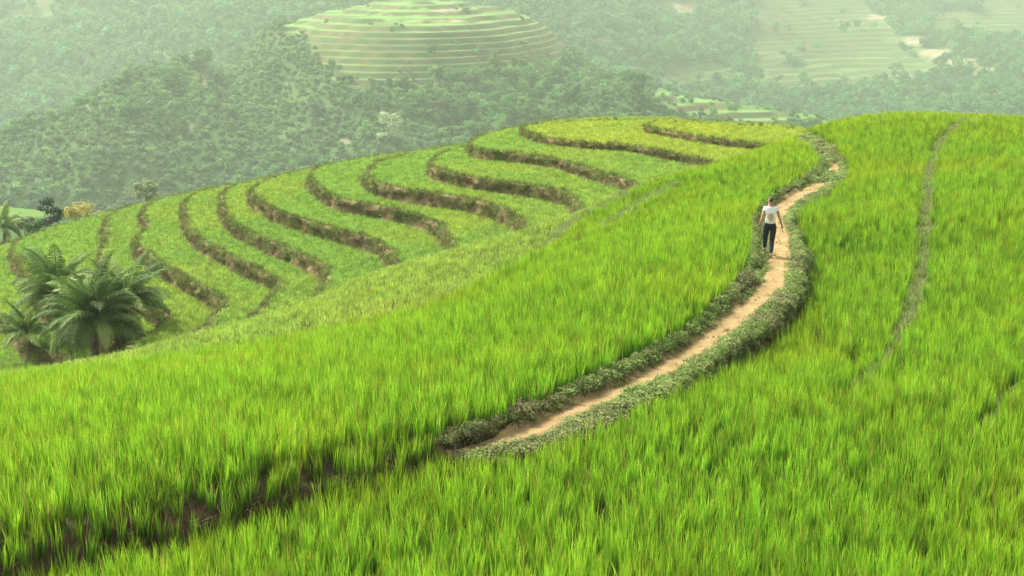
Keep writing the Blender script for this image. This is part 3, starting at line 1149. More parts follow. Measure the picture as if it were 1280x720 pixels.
FAR = [ptk(*a) for a in [
    (-300, 200, 520), (0, 190, 500), (150, 120, 540), (300, 60, 570), (-200, 60, 600), (0, 90, 580), (0, 10, 660), (150, 40, 630), (200, 0, 670), (330, 0, 660), (-250, 0, 690),
    (450, 0, 640), (450, 40, 600), (600, 40, 600), (700, 70, 590), (780, 60, 640), (640, 0, 660), (720, 0, 690), (850, 10, 740), (780, 100, 560), (840, 100, 600), (930, 95, 640), (900, 60, 690),
    (1000, 0, 860), (1000, 60, 740), (1000, 110, 640), (1000, 150, 560), (1100, 110, 660), (1100, 60, 760), (1100, 0, 900), (1180, 40, 800), (1240, 95, 690), (1280, 60, 770), (1280, 0, 930), (1280, 150, 580), (1150, 150, 580), (880, 150, 540),
    (1500, 0, 960), (1500, 150, 600), (1700, 20, 950)]]
FAR += [np.array(p, float) for p in [(-900, 1440, 102), (-360, 1476, 120), (90, 1620, 129), (540, 2070, 156), (1080, 2160, 156), (-720, 1152, 39), (1260, 1620, 48), (0, 810, -136), (270, 810, -125), (-360, 792, -132), (630, 864, -125)]]
far_h0 = rbf(FAR, 14 * K, .8 * K)


def far_h(x, y):
    z = far_h0(x, y)
    big = (fbm(x, y, 170, 170) - .5) * 36 + (np.abs(fbm(x + .5 * y, y, 108, 174) - .5)) * -30 + 5
    P = np.stack([x, y, z], -1)
    u, v, _ = proj(P)
    w = (fbm(x, y, 72, 171) - .5) * 60
    t1 = smooth01((u - 925 - w - (90 - v) * .1) / 20) * smooth01((1090 + (v) * .95 - u + w * .4) / 18) * smooth01((108 - v + w * .2) / 8)
    t2 = smooth01((u - 1150 - w * .6) / 25) * smooth01((52 - v + w * .25) / 8)
    t3 = smooth01((u - 832 - w * .3) / 8) * smooth01((945 - u + w * .3) / 8) * smooth01((v - 74 - np.abs(u - 895) * .22) / 4) * smooth01((107 - v) / 5)
    t4 = smooth01((95 - u + w) / 20) * smooth01((38 - v + w * .2) / 6)
    m = np.maximum(np.maximum(t1, t2), np.maximum(t3, t4))
    m = m * smooth01((fbm(x, y, 108, 175) - .30) / .08)
    zz = z + big * (1 - .7 * m) + (fbm(x, y, 25, 172) - .5) * 7 * (1 - m)
    zs = terr_step(zz, 3.6, .3)
    return zz * (1 - m) + zs * m, m


X, Y = np.meshgrid(np.arange(-600, 780, 3.0), np.concatenate([np.arange(770, 1730, 2.7), np.arange(1730, 2160, 11)]))
FZ, FT = far_h(X, Y)
PF = np.stack([X, Y, FZ], -1)
soilf = np.zeros(X.shape)
for b in [(850, 12, 34, 10), (1170, 66, 20, 6), (1205, 78, 20, 5), (1232, 90, 14, 5), (1145, 50, 14, 5), (750, 52, 12, 5), (1015, 116, 14, 4), (1180, 100, 20, 3), (1100, 22, 18, 4), (1270, 115, 10, 5), (1120, 30, 12, 4)]:
    soilf = np.maximum(soilf, blob(PF, *b) * .85)
far = mesh_obj('far_hill', PF.reshape(-1, 3), grid_faces(*X.shape), far_hill_mat, smooth=True, attrs={'terr': FT.ravel(), 'soil': soilf.ravel()})
tag(far, 'hazy far mountainside with faint rice terraces and woods', 'hill', kind='structure')

# valley floor and surrounding ground, so that the place goes on beyond the frame
X, Y = np.meshgrid(np.arange(-1500, 1501, 50.), np.arange(-100, 2601, 50.))
Z = -175 + (fbm(X, Y, 200, 180) - .5) * 16
Z = Z + smooth01((Y - 2000) / 350) * 330 + smooth01((np.abs(X) - 760) / 500) * 220 * smooth01((Y - 500) / 500)
o = mesh_obj('valley_ground', np.stack([X, Y, Z], -1).reshape(-1, 3), grid_faces(*X.shape), far_hill_mat, smooth=True, attrs={'terr': np.zeros(X.size), 'soil': np.zeros(X.size)})
tag(o, kind='structure')


# ------------------------------------------------------------------ woods
def crown_clumps(rg, w, h, n):
    out = [(0, 0, h * .55, w * .33, w * .33, h * .33)]
    for k in range(n):
        a = rg.uniform(0, 6.283)
        r = w * .34 * math.sqrt(rg.uniform(.15, 1))
        zz = h * rg.uniform(.32, .88)
        s = rg.uniform(.13, .24) * w
        out.append((r * math.cos(a), r * math.sin(a), zz, s, s, s * rg.uniform(.6, .85)))
    return out


def forest_shapes(name, mat, n, leaves, size, seed):
    out = []
    for i in range(n):
        rg = np.random.default_rng(seed + i)
        hgt = rg.uniform(.8, 1.25)
        out.append(leaf_cloud(name, mat, crown_clumps(rg, 1.0, hgt, 9), leaves, size, seed + i, flat=.8))
    return out


wood_src = src_collection('wood_shapes', forest_shapes('wood_crown', forest_mat, 6, 420, .075, 700))
scrub_src = src_collection('scrub_shapes', forest_shapes('scrub_crown', scrub_mat, 5, 220, .10, 730))
farwood_src = src_collection('far_wood_shapes', forest_shapes('far_wood_crown', far_forest_mat, 5, 260, .10, 760))

x, y = jitter_grid(-325, 216, 450, 900, 2.9)
z, mt = mid_h(x, y)
P = np.stack([x, y, z], 1)
u, v, _ = proj(P)
m = (u > -90) & (u < 1370) & (v > -60) & (v < 300) & ((mt < .25) | (RNG.random(len(x)) < .006 + .05 * (dome_r(x, y) > 172)))
P, u, v = P[m], u[m], v[m]
sl = np.zeros(len(P))
for b in [(256, 100, 6, 12), (238, 160, 3, 5), (108, 137, 5, 4), (690, 125, 12, 4), (430, 178, 10, 4)]:
    sl = np.maximum(sl, blob(P, *b))
dens = fbm(P[:, 0], P[:, 1], 47, 190)
big = (RNG.random(len(P)) < .03 + 1.0 * np.clip(dens - .44, 0, .4)) & (sl < .4)
small = ~big & (RNG.random(len(P)) < .92) & (sl < .5)
k = big.sum()
s = RNG.uniform(3.0, 6.6, k) * (1 + .25 * (dens[big] > .6))
scatter('forest', P[big] - [0, 0, .9], rots(k, .1), np.stack([s, s, s * RNG.uniform(.75, 1.15, k)], 1), wood_src, 6, None, 'dense green woodland covering the slopes of the middle hill', 'forest')
k = small.sum()
s = RNG.uniform(2.2, 4.4, k)
scatter('scrub', P[small] - [0, 0, .6], rots(k, .1), np.stack([s, s, s * RNG.uniform(.65, 1.0, k)], 1), scrub_src, 5, None, 'light green scrub and bushes between trees on the middle hill', 'scrub')

x, y = jitter_grid(-580, 756, 790, 1730, 5.6)
z, mt = far_h(x, y)
P = np.stack([x, y, z], 1)
u, v, _ = proj(P)
m = (u > -80) & (u < 1360) & (v > -70) & (v < 235)
sl = np.zeros(len(P))
for b in [(850, 12, 34, 10), (1170, 66, 20, 6), (1205, 78, 20, 5), (1232, 90, 14, 5), (1145, 50, 14, 5), (750, 52, 12, 5)]:
    sl = np.maximum(sl, blob(P, *b))
dens = fbm(x, y, 90, 200)
m &= ((mt < .3) | (RNG.random(len(P)) < .012)) & (sl < .45) & (RNG.random(len(P)) < .62 + 1.6 * np.clip(dens - .38, 0, .4))
k = m.sum()
s = RNG.uniform(5.0, 11, k) * (.75 + .6 * dens[m])
scatter('far_forest', P[m] - [0, 0, .6], rots(k, .1), np.stack([s, s, s * RNG.uniform(.7, 1.05, k)], 1), farwood_src, 5, None, 'hazy woodland covering the far mountainside across the valley', 'forest')


# ================================================================== TREES, PALMS, BUSHES


def empty(name, loc, label, cat, group=None, rz=0.0):
    o = bpy.data.objects.new(name, None)
    COL.objects.link(o)
    o.location = [float(c) for c in loc]
    o.rotation_euler = (0, 0, rz)
    o.empty_display_size = .5
    return tag(o, label, cat, group)


def hit(u, v, hf, t0, t1, n=1400):
    t = np.linspace(t0, t1, n)
    d = ray(u, v)
    X, Y, Zr = d[0] * t, d[1] * t, CAMZ + d[2] * t
    zz = hf(X, Y)
    below = np.nonzero(Zr <= zz)[0]
    i = below[0] if len(below) else n - 1
    return np.array([X[i], Y[i], zz[i]])


def tree(name, loc, hgt, wid, mat, label, cat='tree', group=None, leaves=1500, size=.3, seed=1, stem=.35, clumps=12):
    rg = np.random.default_rng(seed)
    root = empty(name, loc, label, cat, group)
    V, Fq = [], []
    top = hgt * (stem + .35)
    tube(V, Fq, [(0, 0, -.4), (.03 * hgt, 0, top * .35), (-.02 * hgt, .02 * hgt, top * .7), (.02 * hgt, 0, top)],
         [.035 * hgt, .027 * hgt, .018 * hgt, .008 * hgt], 7)
    for k in range(5):
        a = rg.uniform(0, 6.283)
        z0 = top * rg.uniform(.35, .8)
        r = wid * rg.uniform(.25, .42)
        tube(V, Fq, [(0, 0, z0), (r * .5 * math.cos(a), r * .5 * math.sin(a), z0 + .12 * hgt), (r * math.cos(a), r * math.sin(a), z0 + .22 * hgt)],
             [.014 * hgt, .01 * hgt, .004 * hgt], 5)
    mesh_obj('trunk' if cat == 'tree' else 'stem', V, Fq, trunk_mat, parent=root, smooth=True)
    cl = []
    for k in range(clumps):
        a = rg.uniform(0, 6.283)
        r = wid * .38 * math.sqrt(rg.random())
        zz = hgt * rg.uniform(stem, .9)
        r *= 1 - .55 * max(0, (zz / hgt - .6)) / .4
        s = wid * rg.uniform(.13, .22)
        cl.append((r * math.cos(a), r * math.sin(a), zz, s, s, s * .75))
    leaf_cloud('crown' if cat == 'tree' else 'foliage', mat, cl, leaves, size, seed + 1, flat=.7, link=True, parent=root)
    return root


mh = lambda x, y: mid_h(x, y)[0]
fh = lambda x, y: far_h(x, y)[0]
G1 = 'single trees standing out of the woods on the middle hill'
for k, (u, v, h_, w_, mt_, lab) in enumerate([
    (486, 178, 9, 9.5, pale_leaf_mat, 'broad pale green tree on the wooded slope below the terraced knob'),
    (548, 150, 7, 7, mix_leaf_mat, 'light olive round tree high on the slope just under the terraced knob'),
    (452, 172, 6.5, 6, forest_mat, 'dark green tree directly left of the broad pale tree'),
    (590, 152, 7.5, 7.5, forest_mat, 'dark tree right of the light olive tree under the knob'),
    (636, 150, 8, 7, forest_mat, 'dark tree above the left end of the top rice terraces'),
    (254, 92, 10, 10, forest_mat, 'large dark tree on the left ridge line beside the bare earth scar'),
    (218, 158, 10, 5, scrub_mat, 'tall slim tree standing alone on the left wooded face'),
    (160, 150, 9, 8, forest_mat, 'dark round tree low on the left shoulder of the middle hill'),
    (300, 66, 9, 9, forest_mat, 'dark tree on the ridge crest left of the terraced knob'),
    (792, 122, 8, 9, forest_mat, 'dark tree on the right end of the wooded face by the small light terraces'),
    (712, 132, 8, 9, forest_mat, 'dark bushy tree behind the topmost yellow rice terrace'),
    (395, 150, 6, 6, blue_leaf_mat, 'bluish green tree in the middle of the wooded face'),
]):
    p = hit(u, v, mh, 520, 850)
    tree('hillside_tree', p - [0, 0, .3], h_ * 1.45, w_ * 1.45, mt_, lab, 'tree', G1, 1000, .62, 900 + k * 3, .25)
G2 = 'single trees standing on the far hillside'
for k, (u, v, h_, w_, lab) in enumerate([
    (1119, 98, 12, 11, 'dark tree standing alone at the lower edge of the far terraces'),
    (1006, 112, 12, 13, 'dark tree below the left corner of the big far terraced slope'),
    (1195, 48, 14, 17, 'dark broad tree above the sandy track on the far hillside'),
    (1230, 62, 13, 14, 'dark tree right of the broad tree above the sandy track'),
    (876, 118, 9, 8, 'small tree under the little terraced patch on the far hill'),
    (1060, 140, 11, 12, 'dark tree just above the crest of the right rice field'),
]):
    p = hit(u, v, fh, 860, 1710)
    tree('far_tree', p - [0, 0, .4], h_ * 1.35, w_ * 1.35, far_forest_mat, lab, 'tree', G2, 700, 1.0, 960 + k * 3, .2)

# bushes and tree beyond the left edge of the terraces
kn = lambda x, y: np.maximum(knoll(x, y), -60)
for nm, u, v, t, h_, w_, mt_, lab, cat, sz, st, nl in [
    ('bush', 62, 292, 112, 2.9, 2.6, blue_leaf_mat, 'blue-green upright bush behind the left end of the terraces', 'bush', .13, .12, 1100),
    ('flowering_bush', 112, 281, 122, 1.75, 4.4, yellow_leaf_mat, 'wide yellow flowering bush behind the skyline of the left terraces', 'bush', .12, .1, 1500),
    ('flowering_bush', 88, 287, 116, 1.9, 2.6, yellow_leaf_mat, 'smaller pale yellow bush between blue-green bush and wide yellow bush', 'bush', .12, .1, 900),
    ('bush', 30, 296, 112, 1.4, 3.0, mix_leaf_mat, 'low olive bush between the far left palm and blue-green bush', 'bush', .12, .1, 1100),
    ('bush', 46, 298, 108, 1.3, 2.0, forest_mat, 'small dark bush at the foot of the blue-green bush', 'bush', .12, .1, 800),
    ('bush', 140, 278, 116, 1.2, 1.6, blue_leaf_mat, 'small dark green bush right of the wide yellow bush', 'bush', .1, .1, 600),
    ('pale_tree', 184, 262, 118, 2.7, 3.0, pale_leaf_mat, 'pale whitish green small tree rising behind the terrace skyline', 'tree', .14, .25, 650),
]:
    p = pt(u, v, t)
    g = float(kn(p[0], p[1]))
    b = min(p[2], g) - .1
    extra = p[2] - b
    tree(nm, (p[0], p[1], b), h_ + extra, w_, mt_, lab, cat, 'bushes behind the left end of the terraces' if cat == 'bush' else None, nl, sz, 1100 + int(u), min(.8, (st * h_ + extra) / (h_ + extra)))

# dark shrubs at the foot of the palms
for k, (u, v, h_, w_, mt_, lab) in enumerate([
    (203, 403, 1.2, 1.2, forest_mat, 'small dark shrub on the terrace right of the big palm'),
    (160, 431, .8, 1.0, mix_leaf_mat, 'low dry olive shrub at the right foot of the big palm')]):
    p = pz(u, v, -6.2)
    tree('shrub', p - [0, 0, .1], h_, w_, mt_, lab, 'shrub', 'shrubs around the palms', 700, .09, 1300 + k * 5, .15)


def frond_mesh(name, mat, seed, length=3.0, droop=1.0, leafl=.62, pairs=58):
    """arching midrib with two rows of hanging leaflets; grows along +X from the origin"""
    rg = np.random.default_rng(seed)
    V, Fq = [], []
    ns = 14
    pts = []
    a = R(18) - .1
    p = Vector((0, 0, 0))
    ang = R(22)
    side_bend = rg.normal(0, .03)
    yaw = 0.0
    for i in range(ns + 1):
        pts.append(p.copy())
        st = length / ns
        p = p + Vector((math.cos(ang) * math.cos(yaw), math.cos(ang) * math.sin(yaw), math.sin(ang))) * st
        ang -= droop * (.06 + .11 * i / ns)
        yaw += side_bend
    tube(V, Fq, pts, [.035 * (1 - i / (ns + 1)) + .005 for i in range(ns + 1)], 5)
    nrib = len(Fq)
    RN = [.6] * len(V)
    for k in range(pairs):
        s = .14 + .85 * k / (pairs - 1)
        i = min(ns - 1, int(s * ns))
        f = s * ns - i
        c = pts[i].lerp(pts[i + 1], f)
        tg = (pts[i + 1] - pts[i]).normalized()
        lat = tg.cross(Vector((0, 0, 1))).normalized()
        up = lat.cross(tg)
        ll = leafl * (math.sin(math.pi * min(1, .18 + .86 * s)) ** .7) * rg.uniform(.8, 1.1)
        for sd in (-1, 1):
            d0 = (lat * sd * .85 + tg * .55 + up * rg.uniform(-.05, .35)).normalized()
            d1 = (d0 + Vector((0, 0, -1)) * rg.uniform(.5, 1.1)).normalized()
            d2 = (d1 + Vector((0, 0, -1)) * rg.uniform(.4, 1.2)).normalized()
            w = .021 * rg.uniform(.8, 1.2)
            q0, q1 = c, c + d0 * ll * .4
            q2 = q1 + d1 * ll * .35
            q3 = q2 + d2 * ll * .3
            wd = tg * w
            b = len(V)
            V += [tuple(q0 - wd * .5), tuple(q0 + wd * .5), tuple(q1 - wd), tuple(q1 + wd), tuple(q2 - wd * .8), tuple(q2 + wd * .8), tuple(q3)]
            r_ = float(np.clip(rg.normal(.5, .25), 0, 1))
            RN += [r_] * 7
            Fq += [(b, b + 1, b + 3, b + 2), (b + 2, b + 3, b + 5, b + 4), (b + 4, b + 5, b + 6)]
    o = mesh_obj(name, V, Fq, mat, attrs={'rnd': RN}, link=False)
    return o.data


fronds = [frond_mesh('frond', palm_mat, 1400 + i, 3.0, d, .62) for i, d in enumerate((.7, 1.0, 1.25, 1.5, .9))]
dry_fronds = [frond_mesh('dry_frond', palm_dry_mat, 1450 + i, 2.6, 1.6, .5, 30) for i in range(2)]


def palm(loc, trunk_h, scale, nfr, label, seed, spread=1.0, dry=3):
    rg = np.random.default_rng(seed)
    root = empty('palm', loc, label, 'palm tree', 'palms growing by the lower left terraces', rg.uniform(0, 6))
    V, Fq = [], []
    tube(V, Fq, [(0, 0, -.6), (.02, 0, trunk_h * .3), (.05, .02, trunk_h * .7), (.05, .02, trunk_h + .1)], [.20 * scale, .15 * scale, .14 * scale, .11 * scale], 9)
    mesh_obj('trunk', V, Fq, trunk_mat, parent=root, smooth=True)
    for k in range(nfr):
        f = k / (nfr - 1)
        el = 78 - 78 * spread * f ** .9 + rg.normal(0, 5)       # inner fronds upright, outer ones hanging
        me = fronds[int(np.clip(f * 4 + rg.normal(0, .6), 0, 4))] if rg.random() < .8 else fronds[rg.integers(0, 5)]
        o = bpy.data.objects.new('frond', me)
        COL.objects.link(o)
        o.parent = root
        o.location = (.05, .02, trunk_h)
        o.rotation_euler = (rg.normal(0, .2), -R(el - 15), k * 2.39996 + rg.normal(0, .2))
        s = scale * rg.uniform(.8, 1.1)
        o.scale = (s, s, s)
    for k in range(dry):
        o = bpy.data.objects.new('dry_frond', dry_fronds[k % 2])
        COL.objects.link(o)
        o.parent = root
        o['label'] = 'withered brown frond hanging down'
        o.location = (.05, .02, trunk_h * .95)
        o.rotation_euler = (rg.normal(0, .2), R(38 + rg.uniform(0, 25)), rg.uniform(0, 6.283))
        s = scale * rg.uniform(.6, .85)
        o.scale = (s, s, s)
    return root


palm(pz(118, 437, -6.2), 1.1, .92, 52, 'largest bushy palm of the clump with fronds reaching the ground', 1501)
palm(pz(160, 424, -6.2), 1.4, .80, 42, 'palm leaning out at the right side of the largest bushy palm', 1502)
palm(pz(72, 402, -6.2), 1.2, .86, 38, 'palm behind the clump, to the upper left of the largest palm', 1503)
palm(pz(36, 432, -6.88), .5, .58, 20, 'small low palm standing apart at the left of the clump', 1504, .9, 1)
pp_ = pt(6, 308, 104)
palm(pp_, 1.4, .75, 20, 'distant dark palm at the left edge behind the terraces', 1505)

# ------------------------------------------------------------------ loose stones on the rough end of the track
rgs = np.random.default_rng(1600)
for k, (u, v, s, lab) in enumerate([(1022, 182, .11, 'pale stone nearest the ridge top on the rough track'), (1034, 196, .15, 'largest grey stone in the middle of the rough track'), (1041, 205, .10, 'small brown stone just below the largest grey stone'),
                                    (1046, 217, .12, 'rounded stone at the bend where the bare path ends'), (1028, 188, .08, 'smallest stone between the pale stone and largest grey stone')]):
    p = pz(u, v, .1)
    bm = bmesh.new()
    bmesh.ops.create_icosphere(bm, subdivisions=3, radius=s)
    for vv in bm.verts:
        nz = mnoise.noise(vv.co * (2.2 / s * .3) + Vector((k * 7, 0, 0)))
        vv.co *= 1 + .35 * nz
        vv.co.z *= .62
    me = bpy.data.meshes.new('stone')
    bm.to_mesh(me)
    bm.free()
    me.materials.append(stone_mat)
    o = bpy.data.objects.new('stone', me)
    COL.objects.link(o)
    o.location = (p[0], p[1], float(near_h(np.array([p[0]]), np.array([p[1]]))[0]) + s * .25)
    tag(o, lab, 'stone', 'stones on the rough track')

# ================================================================== PERSON


def skin(name, verts, edges, mat, parent=None, sub=2, root=0, extra=()):
    """one continuous surface grown round a skeleton; EXTRA: further chains rooted inside it (fingers, nose, ears)"""
    parts = []
    for vs, es, rt in [(verts, edges, root)] + list(extra):
        me = bpy.data.meshes.new(name)
        me.from_pydata([v[:3] for v in vs], es, [])
        ob = bpy.data.objects.new(name, me)
        COL.objects.link(ob)
        sk = ob.modifiers.new('skin', 'SKIN')
        sk.use_smooth_shade = True
        sb = ob.modifiers.new('sub', 'SUBSURF')
        sb.levels = sb.render_levels = sub
        for i, v in enumerate(vs):
            r = v[3] if len(v) == 4 else v[3:]
            me.skin_vertices[0].data[i].radius = (r, r) if not isinstance(r, (tuple, list)) else r
            me.skin_vertices[0].data[i].use_root = (i == rt)
        dg = bpy.context.evaluated_depsgraph_get()
        dg.update()
        parts.append(bpy.data.meshes.new_from_object(ob.evaluated_get(dg)))
        bpy.data.objects.remove(ob)
        bpy.data.meshes.remove(me)
    bm = bmesh.new()
    for m in parts:
        bm.from_mesh(m)
    me = bpy.data.meshes.new(name)
    bm.to_mesh(me)
    bm.free()
    me.materials.append(mat)
    for p in me.polygons:
        p.use_smooth = True
    o = bpy.data.objects.new(name, me)
    COL.objects.link(o)
    if parent:
        o.parent = parent
    return o


skin_mat = simple_mat('skin', (.46, .27, .18), (.52, .31, .21), 20, .55)
hair_mat = simple_mat('hair', (.028, .014, .010), (.05, .025, .016), 60, .5, .4)
trouser_mat = simple_mat('dark_cloth', (.012, .02, .036), (.02, .03, .05), 30, .85)
white_mat = simple_mat('white_cloth', (.86, .84, .81), (.88, .87, .85), 20, .8)
sandal_mat = simple_mat('sandal', (.16, .09, .05), (.22, .13, .07), 20, .7)
eye_mat = simple_mat('eye', (.03, .02, .015), (.05, .03, .02), 20, .2, .5)
lip_mat = simple_mat('lip', (.36, .13, .11), (.40, .15, .13), 20, .5)
dark_mat = simple_mat('dark_strap', (.02, .03, .035), (.035, .045, .05), 20, .5)


def top_mat():
    """white lace top: a lighter opening low on the back lets the skin show"""
    m, nt, out = new_mat('lace_cloth')
    n = N(nt)
    p = n('BsdfPrincipled')
    tc = n('TexCoord').outputs['Object']
    mp = n('Mapping')
    mp.inputs['Location'].default_value = (0.01, 0, -1.13)
    n.link(tc, mp.inputs['Vector'])
    sc_ = n('Mapping')
    sc_.inputs['Scale'].default_value = (11, 0.0, 8.0)
    n.link(mp.outputs[0], sc_.inputs['Vector'])
    ln = n('VectorMath', operation='LENGTH')
    n.link(sc_.outputs[0], ln.inputs[0])
    nz = n.noise(26, 3, tc)
    ad = n('Math', operation='MULTIPLY_ADD')
    n.link(nz, ad.inputs[0])
    ad.inputs[1].default_value = .9
    n.link(ln.outputs['Value'], ad.inputs[2])
    c = n.mix(n.ramp(ad.outputs[0], 1.15, 1.5), (.60, .39, .28), (.88, .86, .83))
    n.link(c, p.inputs['Base Color'])
    p.inputs['Roughness'].default_value = .85
    n.link(p.outputs[0], out.inputs['Surface'])
    return m


lace_mat = top_mat()
fp = pz(964, 325, .03)
gzp = float(near_h(np.array([fp[0]]), np.array([fp[1] + .15]), False)[0]) + .02
person = empty('person', (fp[0] - .03, fp[1] + .20, gzp), 'person walking away along the footpath in white top and dark trousers', 'person', rz=-.05)
person.scale = (1.05, 1.05, 1.05)

# pose: walking away (+Y), right foot trailing on the path, left leg swinging forward
HIPL, HIPR = (-.085, 0, .86), (.085, .0, .86)
KNL, KNR = (-.085, .24, .52), (.055, -.04, .47)
ANL, ANR = (-.085, .30, .16), (.005, -.30, .12)
TOL, TOR = (-.09, .48, .16), (.02, -.13, .035)
SHL, SHR = (-.155, 0, 1.35), (.155, 0, 1.35)
ELL, ELR = (-.225, -.03, 1.10), (.235, -.02, 1.10)
WRL, WRR = (-.275, .06, .88), (.315, .03, .88)
HAL, HAR = (-.285, .085, .80), (.335, .045, .80)
bv = [(0, 0, .93, .105), (0, 0, 1.06, .092), (0, 0, 1.20, .112), (0, -.005, 1.33, .095), (0, .005, 1.42, .05), (0, .02, 1.49, .068), (0, .03, 1.56, .088), (0, .02, 1.615, .07),
      (*SHL, .052), (*ELL, .038), (*WRL, .025), (*HAL, .030), (*SHR, .052), (*ELR, .038), (*WRR, .025), (*HAR, .030),
      (*HIPL, .088), (*KNL, .055), (*ANL, .036), (*TOL, .028), (*HIPR, .088), (*KNR, .055), (*ANR, .036), (*TOR, .028)]
be = [(0, 1), (1, 2), (2, 3), (3, 4), (4, 5), (5, 6), (6, 7), (3, 8), (8, 9), (9, 10), (10, 11), (3, 12), (12, 13), (13, 14), (14, 15),
      (0, 16), (16, 17), (17, 18), (18, 19), (0, 20), (20, 21), (21, 22), (22, 23)]
extra = []
for sd, H in ((-1, HAL), (1, HAR)):
    hx_, hy_, hz_ = H
    for k, ln in enumerate((.070, .080, .074, .058)):
        y0 = hy_ + .028 - k * .019
        extra.append(([(hx_, y0 * .6 + hy_ * .4, hz_ + .01, .010), (hx_ + sd * .004, y0, hz_ - .032, .0095), (hx_ + sd * .002, y0 + .006, hz_ - .032 - ln * .5, .009), (hx_ - sd * .010, y0 + .016, hz_ - .032 - ln * .95, .0075)], [(0, 1), (1, 2), (2, 3)], 0))
    extra.append(([(hx_, hy_ + .01, hz_ + .03, .011), (hx_ - sd * .012, hy_ + .038, hz_ + .008, .010), (hx_ - sd * .020, hy_ + .055, hz_ - .022, .0085)], [(0, 1), (1, 2)], 0))
extra.append(([(0, .09, 1.56, .012), (0, .122, 1.545, .013), (0, .130, 1.530, .011)], [(0, 1), (1, 2)], 0))          # nose
for sd in (-1, 1):
    extra.append(([(sd * .080, .02, 1.555, .012), (sd * .094, .012, 1.56, .016), (sd * .094, .014, 1.535, .010)], [(0, 1), (1, 2)], 0))   # ears
skin('body', bv, be, skin_mat, person, 2, 0, extra)
for sd in (-1, 1):
    bm = bmesh.new()
    bmesh.ops.create_uvsphere(bm, u_segments=12, v_segments=8, radius=.012)
    me = bpy.data.meshes.new('eye')
    bm.to_mesh(me)
    bm.free()
    me.materials.append(eye_mat)
    o = bpy.data.objects.new('eye', me)
    COL.objects.link(o)
    o.parent = person
    o.location = (sd * .032, .108, 1.565)
skin('mouth', [(-.022, .106, 1.508, .006), (0, .113, 1.508, .009), (.022, .106, 1.508, .006)], [(0, 1), (1, 2)], lip_mat, person, 1)
tv = [(0, 0, 1.02, .134), (0, 0, .91, .132), (*[a * 1.05 for a in HIPL[:2]], .82, .108), (*KNL, .070), (KNL[0], .27, .36, .064), (ANL[0], .295, .22, .05),
      (*[a * 1.05 for a in HIPR[:2]], .82, .108), (*KNR, .070), (.03, -.17, .30, .066), (ANR[0] + .003, -.28, .18, .05)]
skin('trousers', tv, [(0, 1), (1, 2), (2, 3), (3, 4), (4, 5), (1, 6), (6, 7), (7, 8), (8, 9)], trouser_mat, person, 2)
wv = [(0, 0, .915, .166), (0, 0, 1.05, .146), (0, 0, 1.20, .140), (0, -.005, 1.33, .112), (0, .003, 1.395, .075), (*SHL, .066), (-.185, -.01, 1.25, .060), (*SHR, .066), (.19, -.01, 1.25, .060)]
skin('top', wv, [(0, 1), (1, 2), (2, 3), (3, 4), (3, 5), (5, 6), (3, 7), (7, 8)], lace_mat, person, 2)
skin('hair', [(0, -.022, 1.515, .082), (0, .0, 1.585, .108), (0, .01, 1.635, .075), (0, -.075, 1.60, .060), (0, -.10, 1.61, .050)], [(0, 1), (1, 2), (1, 3), (3, 4)], hair_mat, person, 2)
V, Fq = [], []
for k in range(24):
    a = 2 * math.pi * k / 24
    for rr, dz in ((.030, -.016), (.034, 0), (.030, .016), (.022, 0)):
        V.append((WRL[0] + math.cos(a) * rr, WRL[1] + math.sin(a) * rr, WRL[2] + .005 + dz))
for k in range(24):
    for j in range(4):
        Fq.append((k * 4 + j, ((k + 1) % 24) * 4 + j, ((k + 1) % 24) * 4 + (j + 1) % 4, k * 4 + (j + 1) % 4))
mesh_obj('wrist_strap', V, Fq, dark_mat, parent=person, smooth=True)
for (an, to) in ((ANL, TOL), (ANR, TOR)):
    a = Vector(an) + Vector((0, -.045, -.062))
    b = Vector(to) + Vector((0, .05, -.026))
    d = (b - a)
    V, Fq = [], []
    lat = Vector((1, 0, 0))
    upv = lat.cross(d.normalized())
    prof = [(0, .024), (.12, .034), (.35, .032), (.6, .040), (.82, .044), (.95, .034), (1, .018)]
    for t, w in prof:
        c = a + d * t
        for q in (c - lat * w, c + lat * w, c + lat * w - upv * .022, c - lat * w - upv * .022):
            V.append(tuple(q))
    for i in range(len(prof) - 1):
        for j in range(4):
            Fq.append((i * 4 + j, i * 4 + (j + 1) % 4, i * 4 + 4 + (j + 1) % 4, i * 4 + 4 + j))
    Fq += [(3, 2, 1, 0), (len(V) - 4, len(V) - 3, len(V) - 2, len(V) - 1)]
    so = mesh_obj('sandal', V, Fq, sandal_mat, parent=person)
    cs = a + d * .62
    V, Fq = [], []
    tube(V, Fq, [tuple(cs + lat * .043), tuple(cs + lat * .03 + upv * .036), tuple(cs + upv * .050), tuple(cs - lat * .03 + upv * .036), tuple(cs - lat * .043)], [.009] * 5, 6)
    mesh_obj('strap', V, Fq, sandal_mat, parent=so)

# ================================================================== AIR, LIGHT, SKY
SUN_EL, SUN_AZ = R(50), R(-52)          # azimuth measured from +Y towards +X
sun_dir = Vector((math.sin(SUN_AZ) * math.cos(SUN_EL), math.cos(SUN_AZ) * math.cos(SUN_EL), math.sin(SUN_EL)))
sd = bpy.data.lights.new('sun', 'SUN')
sd.energy = 2.0
sd.angle = R(8)
sd.color = (1.0, .95, .85)
sun = bpy.data.objects.new('sun', sd)
COL.objects.link(sun)
sun.rotation_euler = sun_dir.to_track_quat('Z', 'Y').to_euler()
sun.location = (0, 0, 60)

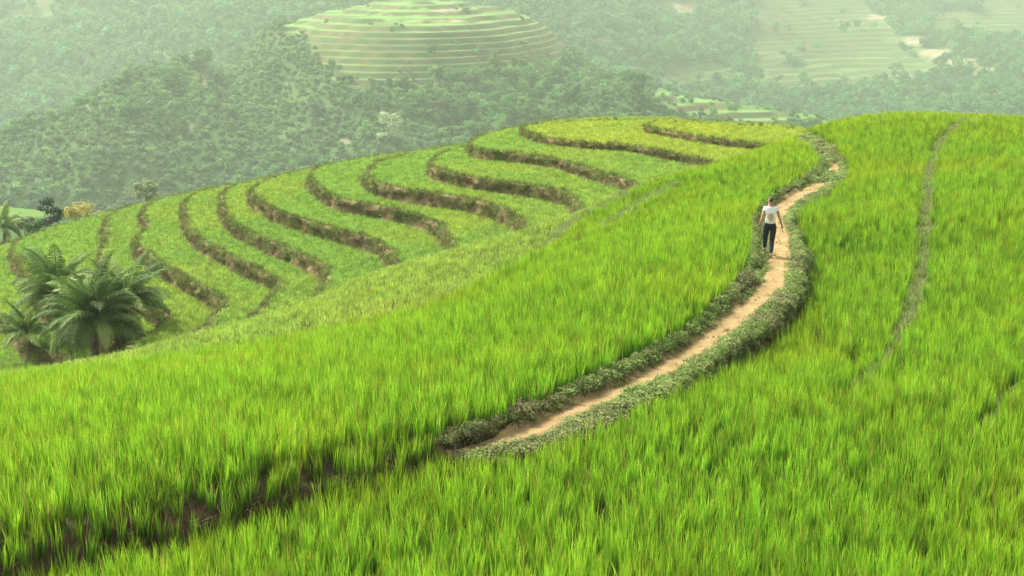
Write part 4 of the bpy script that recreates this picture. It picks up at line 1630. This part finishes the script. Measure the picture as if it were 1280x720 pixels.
world = bpy.data.worlds.new('World')
scene.world = world
world.use_nodes = True
nt = world.node_tree
nt.nodes.clear()
n = N(nt)
sky = n('TexSky', sky_type='NISHITA')
sky.sun_disc = False
sky.sun_elevation = SUN_EL
sky.sun_rotation = SUN_AZ
sky.dust_density = 6
sky.air_density = 1.0
hv = n('HueSaturation')
hv.inputs['Saturation'].default_value = .25          # an overcast, milky sky
n.link(sky.outputs[0], hv.inputs['Color'])
bg = n('Background')
bg.inputs['Strength'].default_value = .072
n.link(hv.outputs[0], bg.inputs['Color'])
wo = n('OutputWorld')
n.link(bg.outputs[0], wo.inputs['Surface'])

HX0, HX1, HY0, HY1, HZ0, HZ1 = -1520, 1520, -120, 2620, -190, 290
V = [(x_, y_, z_) for z_ in (HZ0, HZ1) for y_ in (HY0, HY1) for x_ in (HX0, HX1)]
Fq = [(0, 2, 3, 1), (4, 5, 7, 6), (0, 1, 5, 4), (2, 6, 7, 3), (0, 4, 6, 2), (1, 3, 7, 5)]
hm, hnt, hout = new_mat('haze_air')
pv = hnt.nodes.new('ShaderNodeVolumePrincipled')
pv.inputs['Color'].default_value = (.80, .95, .76, 1)
pv.inputs['Density'].default_value = .00029
pv.inputs['Anisotropy'].default_value = .25
pv.inputs['Density Attribute'].default_value = ''
hnt.links.new(pv.outputs[0], hout.inputs['Volume'])
hz = mesh_obj('haze', V, Fq, hm)
tag(hz, kind='stuff')

# ================================================================== RENDER
vs_ = scene.view_settings
scene.display_settings.display_device = 'sRGB'
vs_.view_transform = 'Standard'
vs_.look = 'None'
vs_.gamma = 1
vs_.use_curve_mapping = False
vs_.exposure = 2.03
scene.render.engine = 'CYCLES'
cy = scene.cycles
cy.max_bounces = 8
cy.diffuse_bounces = 3
cy.glossy_bounces = 2
cy.transmission_bounces = 4
cy.transparent_max_bounces = 8
cy.volume_bounces = 1
cy.use_denoising = True
cy.denoiser = 'OPENIMAGEDENOISE'
cy.sample_clamp_indirect = 6
cy.denoising_prefilter = 'NONE'
cy.denoising_input_passes = 'RGB_ALBEDO_NORMAL'
cy.use_adaptive_sampling = False
